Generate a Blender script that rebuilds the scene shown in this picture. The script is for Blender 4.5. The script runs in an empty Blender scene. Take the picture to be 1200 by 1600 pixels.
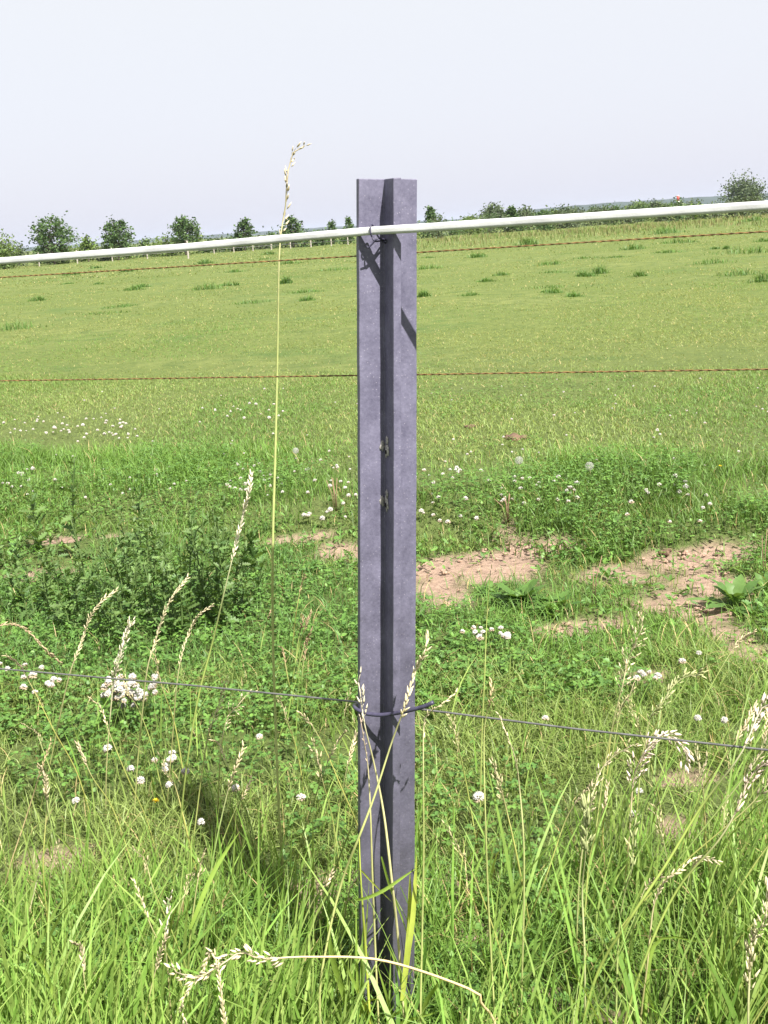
import bpy, bmesh, math, random
import numpy as np
from mathutils import Vector, Matrix

R = math.radians
rng = np.random.default_rng(11)
random.seed(11)
scene = bpy.context.scene
COL = scene.collection

# ------------------------------------------------------------------ camera
FPX, PPY, CAMH = 1800.0, 575.0, 1.35          # focal length in photo pixels, principal row, eye height
PITCH, ROLL = R(7.0), R(3.9)
cF = Vector((0, math.cos(PITCH), -math.sin(PITCH)))
cU0 = Vector((0, math.sin(PITCH), math.cos(PITCH)))
cU = cU0 * math.cos(ROLL) + Vector((1, 0, 0)) * math.sin(ROLL)
cR = Vector((1, 0, 0)) * math.cos(ROLL) - cU0 * math.sin(ROLL)
cam = bpy.data.cameras.new('camera')
cam.sensor_fit = 'VERTICAL'
cam.sensor_height = 36.0
cam.sensor_width = 27.0
cam.lens = FPX / 1600 * 36
cam.shift_y = (PPY - 800) / 1600
cam.clip_start = 0.05
cam.clip_end = 12000
camo = bpy.data.objects.new('camera', cam)
COL.objects.link(camo)
M = Matrix((cR, cU, -cF)).transposed().to_4x4()
M.translation = Vector((0, 0, CAMH))
camo.matrix_world = M
scene.camera = camo

# ------------------------------------------------------------------ light
SUN = Vector((0.333, -0.50, 0.80)).normalized()
sun = bpy.data.lights.new('sun', 'SUN')
sun.energy = 5.0
sun.angle = R(0.53)
sun.color = (1.0, 0.95, 0.87)
suno = bpy.data.objects.new('sun', sun)
COL.objects.link(suno)
suno.rotation_euler = SUN.to_track_quat('Z', 'Y').to_euler()
suno.location = (3, -4, 8)

world = bpy.data.worlds.new('World')
scene.world = world
world.use_nodes = True
wn, wl = world.node_tree.nodes, world.node_tree.links
wn.clear()
wo = wn.new('ShaderNodeOutputWorld')
bg = wn.new('ShaderNodeBackground')
sky = wn.new('ShaderNodeTexSky')
sky.sky_type = 'NISHITA'
sky.sun_disc = False
sky.sun_elevation = math.asin(SUN.z)
sky.sun_rotation = math.atan2(SUN.x, SUN.y)
sky.air_density = 1.0
sky.dust_density = 3.0
sky.ozone_density = 1.5
wm = wn.new('ShaderNodeMixRGB')
wm.inputs[0].default_value = 0.90
wtc = wn.new('ShaderNodeTexCoord'); wsx = wn.new('ShaderNodeSeparateXYZ')
wl.new(wtc.outputs['Generated'], wsx.inputs[0])
wr = wn.new('ShaderNodeValToRGB')                       # thin white summer overcast, lavender near the horizon
wr.color_ramp.elements[0].position = 0.0; wr.color_ramp.elements[0].color = (.305, .308, .352, 1)
wr.color_ramp.elements[1].position = 0.30; wr.color_ramp.elements[1].color = (.345, .344, .336, 1)
wl.new(wsx.outputs['Z'], wr.inputs[0])
wsc = wn.new('ShaderNodeVectorMath'); wsc.operation = 'SCALE'; wsc.inputs['Scale'].default_value = 10
wl.new(wr.outputs[0], wsc.inputs[0]); wl.new(wsc.outputs[0], wm.inputs[2])
wl.new(sky.outputs[0], wm.inputs[1])
wl.new(wm.outputs[0], bg.inputs[0])
bg.inputs[1].default_value = 0.10
wl.new(bg.outputs[0], wo.inputs[0])

scene.view_settings.view_transform = 'Standard'
scene.view_settings.look = 'None'
scene.view_settings.exposure = 1.45
scene.view_settings.gamma = 1.0
scene.cycles.max_bounces = 6
scene.cycles.diffuse_bounces = 3
scene.cycles.glossy_bounces = 2
scene.cycles.transmission_bounces = 4
scene.cycles.transparent_max_bounces = 4

# ------------------------------------------------------------------ numpy noise
def _h(ix, iy, s):
    n = (ix.astype(np.int64) * 374761393 + iy.astype(np.int64) * 668265263 + s * 1274126177) & 0xffffffff
    n = ((n ^ (n >> 13)) * 1274126177) & 0xffffffff
    return ((n ^ (n >> 16)) & 0xffff) / 65535.0

def vn(x, y, s=0):
    x = np.asarray(x, float); y = np.asarray(y, float)
    ix, iy = np.floor(x), np.floor(y)
    fx, fy = x - ix, y - iy
    fx = fx * fx * (3 - 2 * fx); fy = fy * fy * (3 - 2 * fy)
    a, b = _h(ix, iy, s), _h(ix + 1, iy, s)
    c, d = _h(ix, iy + 1, s), _h(ix + 1, iy + 1, s)
    return (a * (1 - fx) + b * fx) * (1 - fy) + (c * (1 - fx) + d * fx) * fy

def fbm(x, y, o=3, s=0):
    v = 0; a = 0.5; t = 0
    for i in range(o):
        v = v + a * vn(np.asarray(x) * 2 ** i + 17 * i, np.asarray(y) * 2 ** i + 5 * i, s + i); t += a; a *= .5
    return v / t

def sst(a, b, x):
    t = np.clip((np.asarray(x, float) - a) / (b - a), 0, 1)
    return t * t * (3 - 2 * t)

def height(x, y):
    x = np.asarray(x, float); y = np.asarray(y, float)
    h = 0.035 * (fbm(x * .9, y * .9, 3, 3) - .5) + 0.10 * (fbm(x * .17, y * .17, 2, 8) - .5) * sst(5, 12, y)
    edge = 5.05 + 0.45 * (fbm(x * 1.3, 3.3, 2, 21) - .5)
    return h + 0.07 * sst(-.25, .2, y + .4 * x - edge) - 0.03 * sst(3.6, 4.3, y) * (1 - sst(4.8, 5.2, y))

def ray(px, py):
    return cR * ((px - 600) / FPX) + cU * ((PPY - py) / FPX) + cF

def G(px, py):                                   # photo pixel -> point on the ground
    d = ray(px, py); z = 0.0
    for _ in range(6):
        t = (z - CAMH) / d.z
        z = float(height(d.x * t, d.y * t))
    return Vector((d.x * t, d.y * t, z))

def AT(px, py, Y):                               # photo pixel -> point on the upright plane Y metres away
    d = ray(px, py)
    return Vector((0, 0, CAMH)) + d * (Y / d.y)

# ------------------------------------------------------------------ materials
def mat(name):
    m = bpy.data.materials.new(name); m.use_nodes = True
    n = m.node_tree.nodes
    return m, n, m.node_tree.links, n['Principled BSDF']

def leaf_mat(name, transl=.35, rough=.5, spec=.35, mul=(1, 1, 1), tmul=(1.15, 1.1, .55)):
    m, n, l, p = mat(name)
    a = n.new('ShaderNodeAttribute'); a.attribute_name = 'tint'
    no = n.new('ShaderNodeTexNoise'); no.inputs['Scale'].default_value = 60; no.inputs['Detail'].default_value = 2
    tc = n.new('ShaderNodeNewGeometry'); l.new(tc.outputs['Position'], no.inputs['Vector'])
    mr = n.new('ShaderNodeMapRange'); mr.inputs['To Min'].default_value = .75; mr.inputs['To Max'].default_value = 1.25
    l.new(no.outputs['Fac'], mr.inputs['Value'])
    sc = n.new('ShaderNodeVectorMath'); sc.operation = 'SCALE'
    l.new(a.outputs['Color'], sc.inputs[0]); l.new(mr.outputs[0], sc.inputs['Scale'])
    ml = n.new('ShaderNodeVectorMath'); ml.operation = 'MULTIPLY'; ml.inputs[1].default_value = mul
    l.new(sc.outputs[0], ml.inputs[0])
    l.new(ml.outputs[0], p.inputs['Base Color'])
    p.inputs['Roughness'].default_value = rough
    p.inputs['Specular IOR Level'].default_value = spec
    t = n.new('ShaderNodeBsdfTranslucent')
    tm = n.new('ShaderNodeVectorMath'); tm.operation = 'MULTIPLY'; tm.inputs[1].default_value = tmul
    l.new(ml.outputs[0], tm.inputs[0]); l.new(tm.outputs[0], t.inputs['Color'])
    mx = n.new('ShaderNodeMixShader'); mx.inputs[0].default_value = transl
    l.new(p.outputs[0], mx.inputs[1]); l.new(t.outputs[0], mx.inputs[2])
    l.new(mx.outputs[0], n['Material Output'].inputs['Surface'])
    return m

M_LEAF = leaf_mat('leaf')
M_TREE = leaf_mat('tree_leaf', .25, .55, .3)
M_STRAW = leaf_mat('dry_grass', .25, .6, .25, tmul=(1.05, 1, .8))
M_PETAL = leaf_mat('petal', .3, .7, .1, tmul=(1, 1, 1))

def plain(name, col, rough=.6, metal=0, noise=None, var=.2, bump=0, bscale=200, spec=.4):
    m, n, l, p = mat(name)
    p.inputs['Roughness'].default_value = rough; p.inputs['Metallic'].default_value = metal
    p.inputs['Specular IOR Level'].default_value = spec
    tc = n.new('ShaderNodeTexCoord')
    no = n.new('ShaderNodeTexNoise'); no.inputs['Scale'].default_value = noise or 30; no.inputs['Detail'].default_value = 5
    l.new(tc.outputs['Object'], no.inputs['Vector'])
    cr = n.new('ShaderNodeValToRGB')
    cr.color_ramp.elements[0].position = .3; cr.color_ramp.elements[1].position = .7
    cr.color_ramp.elements[0].color = (*[c * (1 - var) for c in col], 1)
    cr.color_ramp.elements[1].color = (*[min(1, c * (1 + var)) for c in col], 1)
    l.new(no.outputs['Fac'], cr.inputs[0]); l.new(cr.outputs[0], p.inputs['Base Color'])
    if bump:
        nb = n.new('ShaderNodeTexNoise'); nb.inputs['Scale'].default_value = bscale; nb.inputs['Detail'].default_value = 4
        l.new(tc.outputs['Object'], nb.inputs['Vector'])
        bp = n.new('ShaderNodeBump'); bp.inputs['Strength'].default_value = bump; bp.inputs['Distance'].default_value = .002
        l.new(nb.outputs['Fac'], bp.inputs['Height']); l.new(bp.outputs[0], p.inputs['Normal'])
    return m

# recycled plastic of the post: violet grey, pale specks, faint vertical extrusion streaks
def post_mat():
    m, n, l, p = mat('recycled_plastic')
    tc = n.new('ShaderNodeTexCoord')
    mp = n.new('ShaderNodeMapping'); mp.inputs['Scale'].default_value = (60, 60, 9)
    l.new(tc.outputs['Object'], mp.inputs['Vector'])
    st = n.new('ShaderNodeTexNoise'); st.inputs['Scale'].default_value = 1; st.inputs['Detail'].default_value = 4
    l.new(mp.outputs[0], st.inputs['Vector'])
    bl = n.new('ShaderNodeTexNoise'); bl.inputs['Scale'].default_value = 22; bl.inputs['Detail'].default_value = 9; bl.inputs['Roughness'].default_value = .7
    l.new(tc.outputs['Object'], bl.inputs['Vector'])
    fi = n.new('ShaderNodeTexNoise'); fi.inputs['Scale'].default_value = 170; fi.inputs['Detail'].default_value = 5; fi.inputs['Roughness'].default_value = .75
    l.new(tc.outputs['Object'], fi.inputs['Vector'])
    fm = n.new('ShaderNodeMix'); fm.inputs[0].default_value = .72
    l.new(st.outputs['Fac'], fm.inputs[2]); l.new(fi.outputs['Fac'], fm.inputs[3])
    mx = n.new('ShaderNodeMath'); mx.operation = 'ADD'
    l.new(fm.outputs[0], mx.inputs[0]); l.new(bl.outputs['Fac'], mx.inputs[1])
    hf = n.new('ShaderNodeMath'); hf.operation = 'MULTIPLY'; hf.inputs[1].default_value = .5
    l.new(mx.outputs[0], hf.inputs[0])
    cr = n.new('ShaderNodeValToRGB')
    e = cr.color_ramp.elements
    e[0].position = .36; e[0].color = (.062, .059, .098, 1)
    e[1].position = .64; e[1].color = (.154, .148, .216, 1)
    l.new(hf.outputs[0], cr.inputs[0])
    # specks
    sp = n.new('ShaderNodeTexVoronoi'); sp.inputs['Scale'].default_value = 210; sp.inputs['Randomness'].default_value = 1
    l.new(tc.outputs['Object'], sp.inputs['Vector'])
    s2 = n.new('ShaderNodeMapRange'); s2.inputs['From Min'].default_value = .22; s2.inputs['From Max'].default_value = .10
    l.new(sp.outputs['Distance'], s2.inputs['Value'])
    hs = n.new('ShaderNodeSeparateColor'); l.new(sp.outputs['Color'], hs.inputs[0])
    gt = n.new('ShaderNodeMath'); gt.operation = 'GREATER_THAN'; gt.inputs[1].default_value = .62
    l.new(hs.outputs[0], gt.inputs[0])
    mu = n.new('ShaderNodeMath'); mu.operation = 'MULTIPLY'
    l.new(s2.outputs[0], mu.inputs[0]); l.new(gt.outputs[0], mu.inputs[1])
    m2 = n.new('ShaderNodeMath'); m2.operation = 'MULTIPLY'; m2.inputs[1].default_value = .5
    l.new(mu.outputs[0], m2.inputs[0])
    c2 = n.new('ShaderNodeMixRGB'); c2.inputs[2].default_value = (.34, .32, .38, 1)
    l.new(m2.outputs[0], c2.inputs[0]); l.new(cr.outputs[0], c2.inputs[1])
    vs = n.new('ShaderNodeMapping'); vs.inputs['Scale'].default_value = (52, 52, 26); vs.inputs['Rotation'].default_value = (0, .5, 0)
    l.new(tc.outputs['Object'], vs.inputs['Vector'])
    v2 = n.new('ShaderNodeTexVoronoi'); v2.inputs['Scale'].default_value = 1; l.new(vs.outputs[0], v2.inputs['Vector'])
    h2 = n.new('ShaderNodeSeparateColor'); l.new(v2.outputs['Color'], h2.inputs[0])
    g2 = n.new('ShaderNodeMath'); g2.operation = 'GREATER_THAN'; g2.inputs[1].default_value = .93; l.new(h2.outputs[1], g2.inputs[0])
    dd = n.new('ShaderNodeMath'); dd.operation = 'MULTIPLY_ADD'; dd.inputs[1].default_value = .35; l.new(fi.outputs['Fac'], dd.inputs[0]); l.new(v2.outputs['Distance'], dd.inputs[2])
    r2 = n.new('ShaderNodeMapRange'); r2.inputs['From Min'].default_value = .40; r2.inputs['From Max'].default_value = .28; l.new(dd.outputs[0], r2.inputs['Value'])
    q2 = n.new('ShaderNodeMath'); q2.operation = 'MULTIPLY'; l.new(r2.outputs[0], q2.inputs[0]); l.new(g2.outputs[0], q2.inputs[1])
    q3 = n.new('ShaderNodeMath'); q3.operation = 'MULTIPLY'; q3.inputs[1].default_value = .6; l.new(q2.outputs[0], q3.inputs[0])
    c2b = n.new('ShaderNodeMixRGB'); c2b.inputs[2].default_value = (.30, .29, .30, 1)
    l.new(q3.outputs[0], c2b.inputs[0]); l.new(c2.outputs[0], c2b.inputs[1]); c2 = c2b
    # blotchy blend to dark grey towards the bottom of the post
    sx = n.new('ShaderNodeSeparateXYZ'); l.new(tc.outputs['Object'], sx.inputs[0])
    ad = n.new('ShaderNodeMath'); ad.operation = 'MULTIPLY_ADD'; ad.inputs[1].default_value = .5
    l.new(bl.outputs['Fac'], ad.inputs[0]); l.new(sx.outputs['Z'], ad.inputs[2])
    gr = n.new('ShaderNodeMapRange'); gr.inputs['From Min'].default_value = 1.25; gr.inputs['From Max'].default_value = .4
    gr.inputs['To Max'].default_value = .72
    l.new(ad.outputs[0], gr.inputs['Value'])
    c3 = n.new('ShaderNodeMixRGB'); c3.inputs[2].default_value = (.042, .042, .045, 1)
    l.new(gr.outputs[0], c3.inputs[0]); l.new(c2.outputs[0], c3.inputs[1])
    l.new(c3.outputs[0], p.inputs['Base Color'])
    p.inputs['Roughness'].default_value = .55; p.inputs['Specular IOR Level'].default_value = .35
    bp = n.new('ShaderNodeBump'); bp.inputs['Strength'].default_value = .35; bp.inputs['Distance'].default_value = .001
    nb = n.new('ShaderNodeTexNoise'); nb.inputs['Scale'].default_value = 260; nb.inputs['Detail'].default_value = 3
    l.new(tc.outputs['Object'], nb.inputs['Vector']); l.new(nb.outputs['Fac'], bp.inputs['Height'])
    l.new(bp.outputs[0], p.inputs['Normal'])
    return m

M_POST = post_mat()
M_HOLE = plain('hole_shade_black', (.012, .012, .012), .9)
M_SCUFF = plain('scuffed_plastic', (.26, .25, .24), .8, noise=300, var=.5)
M_ROPE = plain('white_plastic', (.50, .51, .52), .55, noise=18, var=.2, bump=.15, bscale=350)
M_STEEL = plain('galvanised_wire', (.15, .15, .15), .45, .5, noise=60, var=.25)
M_TIE = plain('dark_coated_wire', (.045, .042, .075), .4, 0, noise=80, var=.3)
M_ORANGE = plain('orange_strand', (.17, .10, .032), .65, noise=90, var=.3)
M_BROWN = plain('brown_strand', (.10, .062, .024), .7, noise=90, var=.3)
M_BARK = plain('bark', (.12, .10, .075), .9, noise=12, var=.35)
M_WOOD = plain('weathered_wood', (.33, .30, .26), .85, noise=8, var=.25)
M_RED = plain('red_paint', (.5, .06, .04), .5, noise=2, var=.1)
M_WHITE = plain('white_paint', (.75, .75, .74), .5, noise=2, var=.06)
M_DUNG = plain('brown_earth', (.11, .07, .045), .95, noise=40, var=.4, bump=.8, bscale=80)
M_CLOD = plain('dry_soil_clod', (.29, .195, .145), .95, noise=40, var=.25, bump=.8, bscale=90)
M_HILL = plain('wooded_hill', (.022, .036, .026), .9, noise=.02, var=.3)

# ------------------------------------------------------------------ mesh helpers
class MB:
    def __init__(s): s.V = []; s.F = []; s.C = []; s.n = 0
    def add(s, V, F, C):
        V = np.asarray(V, float); F = np.asarray(F, int)
        if len(V) == 0: return
        C = np.asarray(C, float)
        if C.ndim == 1: C = np.tile(C, (len(V), 1))
        s.V.append(V); s.F.append(F + s.n); s.C.append(C); s.n += len(V)
    def build(s, name, m, parent=None, smooth=False, origin=None):
        V = np.concatenate(s.V); F = np.concatenate(s.F); C = np.concatenate(s.C)
        if origin is not None: V = V - np.asarray(origin)
        me = bpy.data.meshes.new(name)
        me.vertices.add(len(V)); me.vertices.foreach_set('co', V.astype(np.float32).ravel())
        me.loops.add(len(F) * 3); me.loops.foreach_set('vertex_index', F.astype(np.int32).ravel())
        me.polygons.add(len(F)); me.polygons.foreach_set('loop_start', np.arange(0, len(F) * 3, 3, dtype=np.int32))
        if smooth: me.polygons.foreach_set('use_smooth', np.ones(len(F), bool))
        at = me.attributes.new('tint', 'FLOAT_COLOR', 'POINT')
        at.data.foreach_set('color', np.concatenate([C, np.ones((len(C), 1))], 1).astype(np.float32).ravel())
        me.update(calc_edges=True); me.validate()
        me.materials.append(m)
        o = bpy.data.objects.new(name, me); COL.objects.link(o)
        if origin is not None and parent is None: o.location = origin
        if parent is not None: o.parent = parent
        return o

def tag(o, label=None, cat=None, group=None, kind=None):
    if label: o['label'] = label
    if cat: o['category'] = cat
    if group: o['group'] = group
    if kind: o['kind'] = kind
    return o

def thing(name, label, cat, loc, group=None):
    o = bpy.data.objects.new(name, None); o.empty_display_size = .05
    COL.objects.link(o); o.location = loc
    return tag(o, label, cat, group)

def tube(pts, rad, sides=6, caps=True):
    P = np.asarray([tuple(p) for p in pts], float); n = len(P)
    r = np.full(n, rad, float) if np.isscalar(rad) else np.asarray(rad, float)
    T = np.gradient(P, axis=0); T /= np.linalg.norm(T, axis=1)[:, None] + 1e-12
    up = np.array([0, 0, 1.0]) if abs(T[0, 2]) < .9 else np.array([1.0, 0, 0])
    N = np.cross(T[0], up); N /= np.linalg.norm(N)
    V = []
    for i in range(n):
        N = N - T[i] * np.dot(N, T[i]); N /= np.linalg.norm(N)
        B = np.cross(T[i], N)
        a = np.arange(sides) * 2 * math.pi / sides
        V.append(P[i] + r[i] * (np.cos(a)[:, None] * N + np.sin(a)[:, None] * B))
    V = np.concatenate(V); F = []
    for i in range(n - 1):
        for j in range(sides):
            a, b = i * sides + j, i * sides + (j + 1) % sides
            F += [(a, b, b + sides), (a, b + sides, a + sides)]
    if caps:
        for j in range(1, sides - 1):
            F.append((0, j + 1, j)); k = (n - 1) * sides; F.append((k, k + j, k + j + 1))
    return V, np.array(F)

def resample(pts, n):
    P = np.asarray([tuple(p) for p in pts], float)
    Q = np.concatenate([[2 * P[0] - P[1]], P, [2 * P[-1] - P[-2]]])
    seg = np.linalg.norm(np.diff(P, axis=0), axis=1); cum = np.concatenate([[0], np.cumsum(seg)])
    out = []
    for s in np.linspace(0, cum[-1], n):
        i = min(np.searchsorted(cum, s, 'right') - 1, len(P) - 2); t = (s - cum[i]) / (seg[i] + 1e-9)
        a, b, c, d = Q[i:i + 4]
        out.append(.5 * (2 * b + (c - a) * t + (2 * a - 5 * b + 4 * c - d) * t * t + (3 * b - a - 3 * c + d) * t ** 3))
    return np.array(out)

def blades(mb, base, h, w, az, bend, col, tip=None, segs=3, twist=0.9, lean0=0.0, roll=None):
    """ribbons: base (N,3); az = direction of the bend; bend = horizontal reach over length"""
    n = len(base)
    if n == 0: return
    t = np.linspace(0, 1, segs + 1)
    d = np.stack([np.cos(az), np.sin(az), np.zeros(n)], 1)
    wa = az + math.pi / 2 + (rng.uniform(-twist, twist, n) if roll is None else roll)
    wd = np.stack([np.cos(wa), np.sin(wa), np.zeros(n)], 1)
    V = np.zeros((n, segs + 1, 2, 3)); C = np.zeros((n, segs + 1, 2, 3))
    if tip is None: tip = col * np.array([1.12, 1.05, 1.0])
    for k, tt in enumerate(t):
        reach = (lean0 * tt + bend * tt * tt)
        zz = h * (tt * (1 - .33 * np.clip(bend, 0, 1.6) * tt ** 1.5))
        p = base + d * (h * reach)[:, None]; p[:, 2] += zz
        ww = w * (0.75 + .9 * tt - 1.6 * tt * tt) if segs > 1 else w * (1 - .9 * tt)
        ww = np.maximum(ww, w * .06)
        V[:, k, 0] = p - wd * (ww * .5)[:, None]; V[:, k, 1] = p + wd * (ww * .5)[:, None]
        C[:, k, :] = (col * (1 - tt) + tip * tt)[:, None, :]
    idx = np.arange(n)[:, None] * (2 * (segs + 1))
    F = []
    for k in range(segs):
        a = idx + 2 * k
        F += [np.concatenate([a, a + 1, a + 3], 1), np.concatenate([a, a + 3, a + 2], 1)]
    mb.add(V.reshape(-1, 3), np.concatenate(F), C.reshape(-1, 3))

def rotmats(n, up_bias=0.0, tilt=None, az=None):
    """random frames: x = leaf axis, z = leaf normal"""
    az = rng.uniform(0, 2 * math.pi, n) if az is None else az
    tl = rng.normal(0, .6, n) if tilt is None else tilt
    x = np.stack([np.cos(az) * np.cos(tl), np.sin(az) * np.cos(tl), np.sin(tl)], 1)
    r = rng.uniform(-math.pi, math.pi, n) * (1 - up_bias)
    y0 = np.stack([-np.sin(az), np.cos(az), np.zeros(n)], 1)
    z0 = np.cross(x, y0)
    y = y0 * np.cos(r)[:, None] + z0 * np.sin(r)[:, None]
    z = np.cross(x, y)
    return np.stack([x, y, z], 2)

def scatter(mb, TV, TF, pos, rot, scl, col, tvar=None):
    """bake copies of a small template (leaf, petal) into a mesh"""
    n = len(pos)
    if n == 0: return
    TV = np.asarray(TV, float); TF = np.asarray(TF, int)
    scl = np.asarray(scl, float)
    S = scl[:, None, None] * TV[None] if scl.ndim == 1 else scl[:, None, :] * TV[None]
    V = np.einsum('nij,nkj->nki', rot, S) + pos[:, None, :]
    F = (TF[None] + (np.arange(n) * len(TV))[:, None, None]).reshape(-1, 3)
    C = np.repeat(np.asarray(col)[:, None, :], len(TV), 1)
    if tvar is not None: C = C * np.asarray(tvar)[None]
    mb.add(V.reshape(-1, 3), F, C.reshape(-1, 3))

# leaf templates (x = length 0..1, y = width, z = normal)
LEAF = (np.array([(0, 0, 0), (.35, .26, .05), (.35, -.26, .05), (.72, .2, .02), (.72, -.2, .02), (1, 0, -.06), (.5, 0, -.02)]),
        np.array([(0, 2, 6), (0, 6, 1), (2, 4, 6), (6, 3, 1), (4, 5, 6), (6, 5, 3)]))
ROUND = (np.array([(0, 0, 0), (.25, .3, .06), (.25, -.3, .06), (.65, .42, .05), (.65, -.42, .05), (.95, .2, .0), (.95, -.2, 0), (.55, 0, -.04)]),
         np.array([(0, 2, 7), (0, 7, 1), (2, 4, 7), (7, 3, 1), (4, 6, 7), (7, 5, 3), (6, 5, 7)]))
def lobed():
    V = [(0, 0, 0)]; F = []
    xs = [.08, .18, .28, .38, .5, .6, .72, .82, .92]
    ws = [.06, .20, .07, .27, .09, .25, .08, .16, .05]
    for s in (1, -1):
        b = len(V)
        for x, w in zip(xs, ws): V.append((x + .35 * max(0, w - .1), s * w, .10 * w + (.05 if w > .1 else 0)))
    tipi = len(V); V.append((1, 0, -.1))
    mid = len(V)
    for x in xs: V.append((x, 0, -.02 - .08 * x * x))
    k = len(xs)
    for si, s in enumerate((1, -1)):
        o = 1 + si * k
        F.append((0, mid, o) if s > 0 else (0, o, mid))
        for i in range(k - 1):
            q = [(mid + i, mid + i + 1, o + i + 1), (mid + i, o + i + 1, o + i)]
            F += q if s > 0 else [(a, c, b_) for a, b_, c in q]
        F.append((mid + k - 1, tipi, o + k - 1) if s > 0 else (mid + k - 1, o + k - 1, tipi))
    return np.array(V), np.array(F)
LOBED = lobed()
SEED = (np.array([(0, 0, 0), (.35, .13, 0), (.35, 0, .10), (.35, -.13, 0), (.35, 0, -.10), (.75, .07, 0), (.75, 0, .06), (.75, -.07, 0), (.75, 0, -.06), (1.05, 0, 0)]),
        np.array([(0, 2, 1), (0, 3, 2), (0, 4, 3), (0, 1, 4), (1, 2, 6), (1, 6, 5), (2, 3, 7), (2, 7, 6), (3, 4, 8), (3, 8, 7), (4, 1, 5), (4, 5, 8), (5, 6, 9), (6, 7, 9), (7, 8, 9), (8, 5, 9)]))

G_FRESH = np.array((.114, .216, .041)); G_YEL = np.array((.176, .246, .068)); G_DARK = np.array((.055, .118, .028))
G_BLUE = np.array((.075, .165, .055)); STRAW = np.array((.46, .38, .19)); G_FIELD = np.array((.112, .158, .050))

def mixc(a, b, t):
    t = np.asarray(t)[:, None]; return a * (1 - t) + b * t

# ------------------------------------------------------------------ bare soil
def gsz(px, py, rx, ry):
    c = G(px, py); a = G(px + rx, py + 0); b = G(px, py - ry)
    return (c.x, c.y, max(.03, (a - c).length), max(.03, (b - c).length))
SOIL = [gsz(*s) for s in [
    (755, 880, 120, 34), (830, 862, 70, 16), (690, 905, 50, 26), (1085, 872, 95, 26), (1010, 942, 70, 22), (1120, 905, 50, 25),
    (1190, 1025, 50, 22), (1115, 957, 40, 13), (940, 972, 50, 10), (950, 900, 60, 14), (700, 940, 40, 16), (880, 985, 40, 9), (1150, 990, 40, 12),
    (190, 836, 36, 3), (95, 842, 34, 5), (460, 843, 62, 14), (525, 862, 40, 13), (60, 900, 40, 8),
    (1070, 1290, 36, 16), (1045, 1345, 34, 12), (1060, 1215, 50, 10),
    (480, 1408, 75, 32), (715, 1385, 60, 24), (745, 1480, 65, 28), (95, 1345, 45, 16), (850, 1560, 60, 25), (940, 1590, 90, 20), (1010, 1060, 60, 9)]]
def soil(x, y):
    x = np.asarray(x, float); y = np.asarray(y, float)
    n = fbm(x * 6, y * 6, 3, 40) - .5
    m = np.zeros_like(x)
    for cx, cy, rx, ry in SOIL:
        q = np.sqrt(((x - cx) / rx) ** 2 + ((y - cy) / ry) ** 2)
        m = np.maximum(m, sst(1.3, .6, q + n * 1.9))
    return m

# ------------------------------------------------------------------ ground sheet
def axis(lo, hi, step, far, g=1.07):
    a = list(np.arange(lo, hi, step)); v, s = hi, step
    while v < far: a.append(v); s *= g; v += s
    a.append(far)
    return a
ya = axis(.6, 9.0, .035, 5200, 1.075)
yb = [-v for v in axis(.2, .5, .2, 60, 1.6)][::-1]
ys = np.array(yb + [-.0] + list(np.arange(.2, .6, .1)) + ya)
xp = axis(0, 3.4, .04, 4200, 1.10)
xs = np.array([-v for v in xp[1:]][::-1] + xp)
X, Y = np.meshgrid(xs, ys)
S = soil(X, Y) * (Y < 8)
Z = height(X, Y) + (.012 * (fbm(X * 22, Y * 22, 2, 60) - .5) - .008) * S * (Y < 9)
V = np.stack([X, Y, Z], 2).reshape(-1, 3)
ny, nx = X.shape
i0 = (np.arange(ny - 1)[:, None] * nx + np.arange(nx - 1)[None]).ravel()
F = np.concatenate([np.stack([i0, i0 + 1, i0 + nx + 1], 1), np.stack([i0, i0 + nx + 1, i0 + nx], 1)])
lawn = sst(5.5, 13, Y)
mb = MB(); mb.add(V, F, np.stack([S, lawn, np.zeros_like(S)], 2).reshape(-1, 3))

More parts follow.
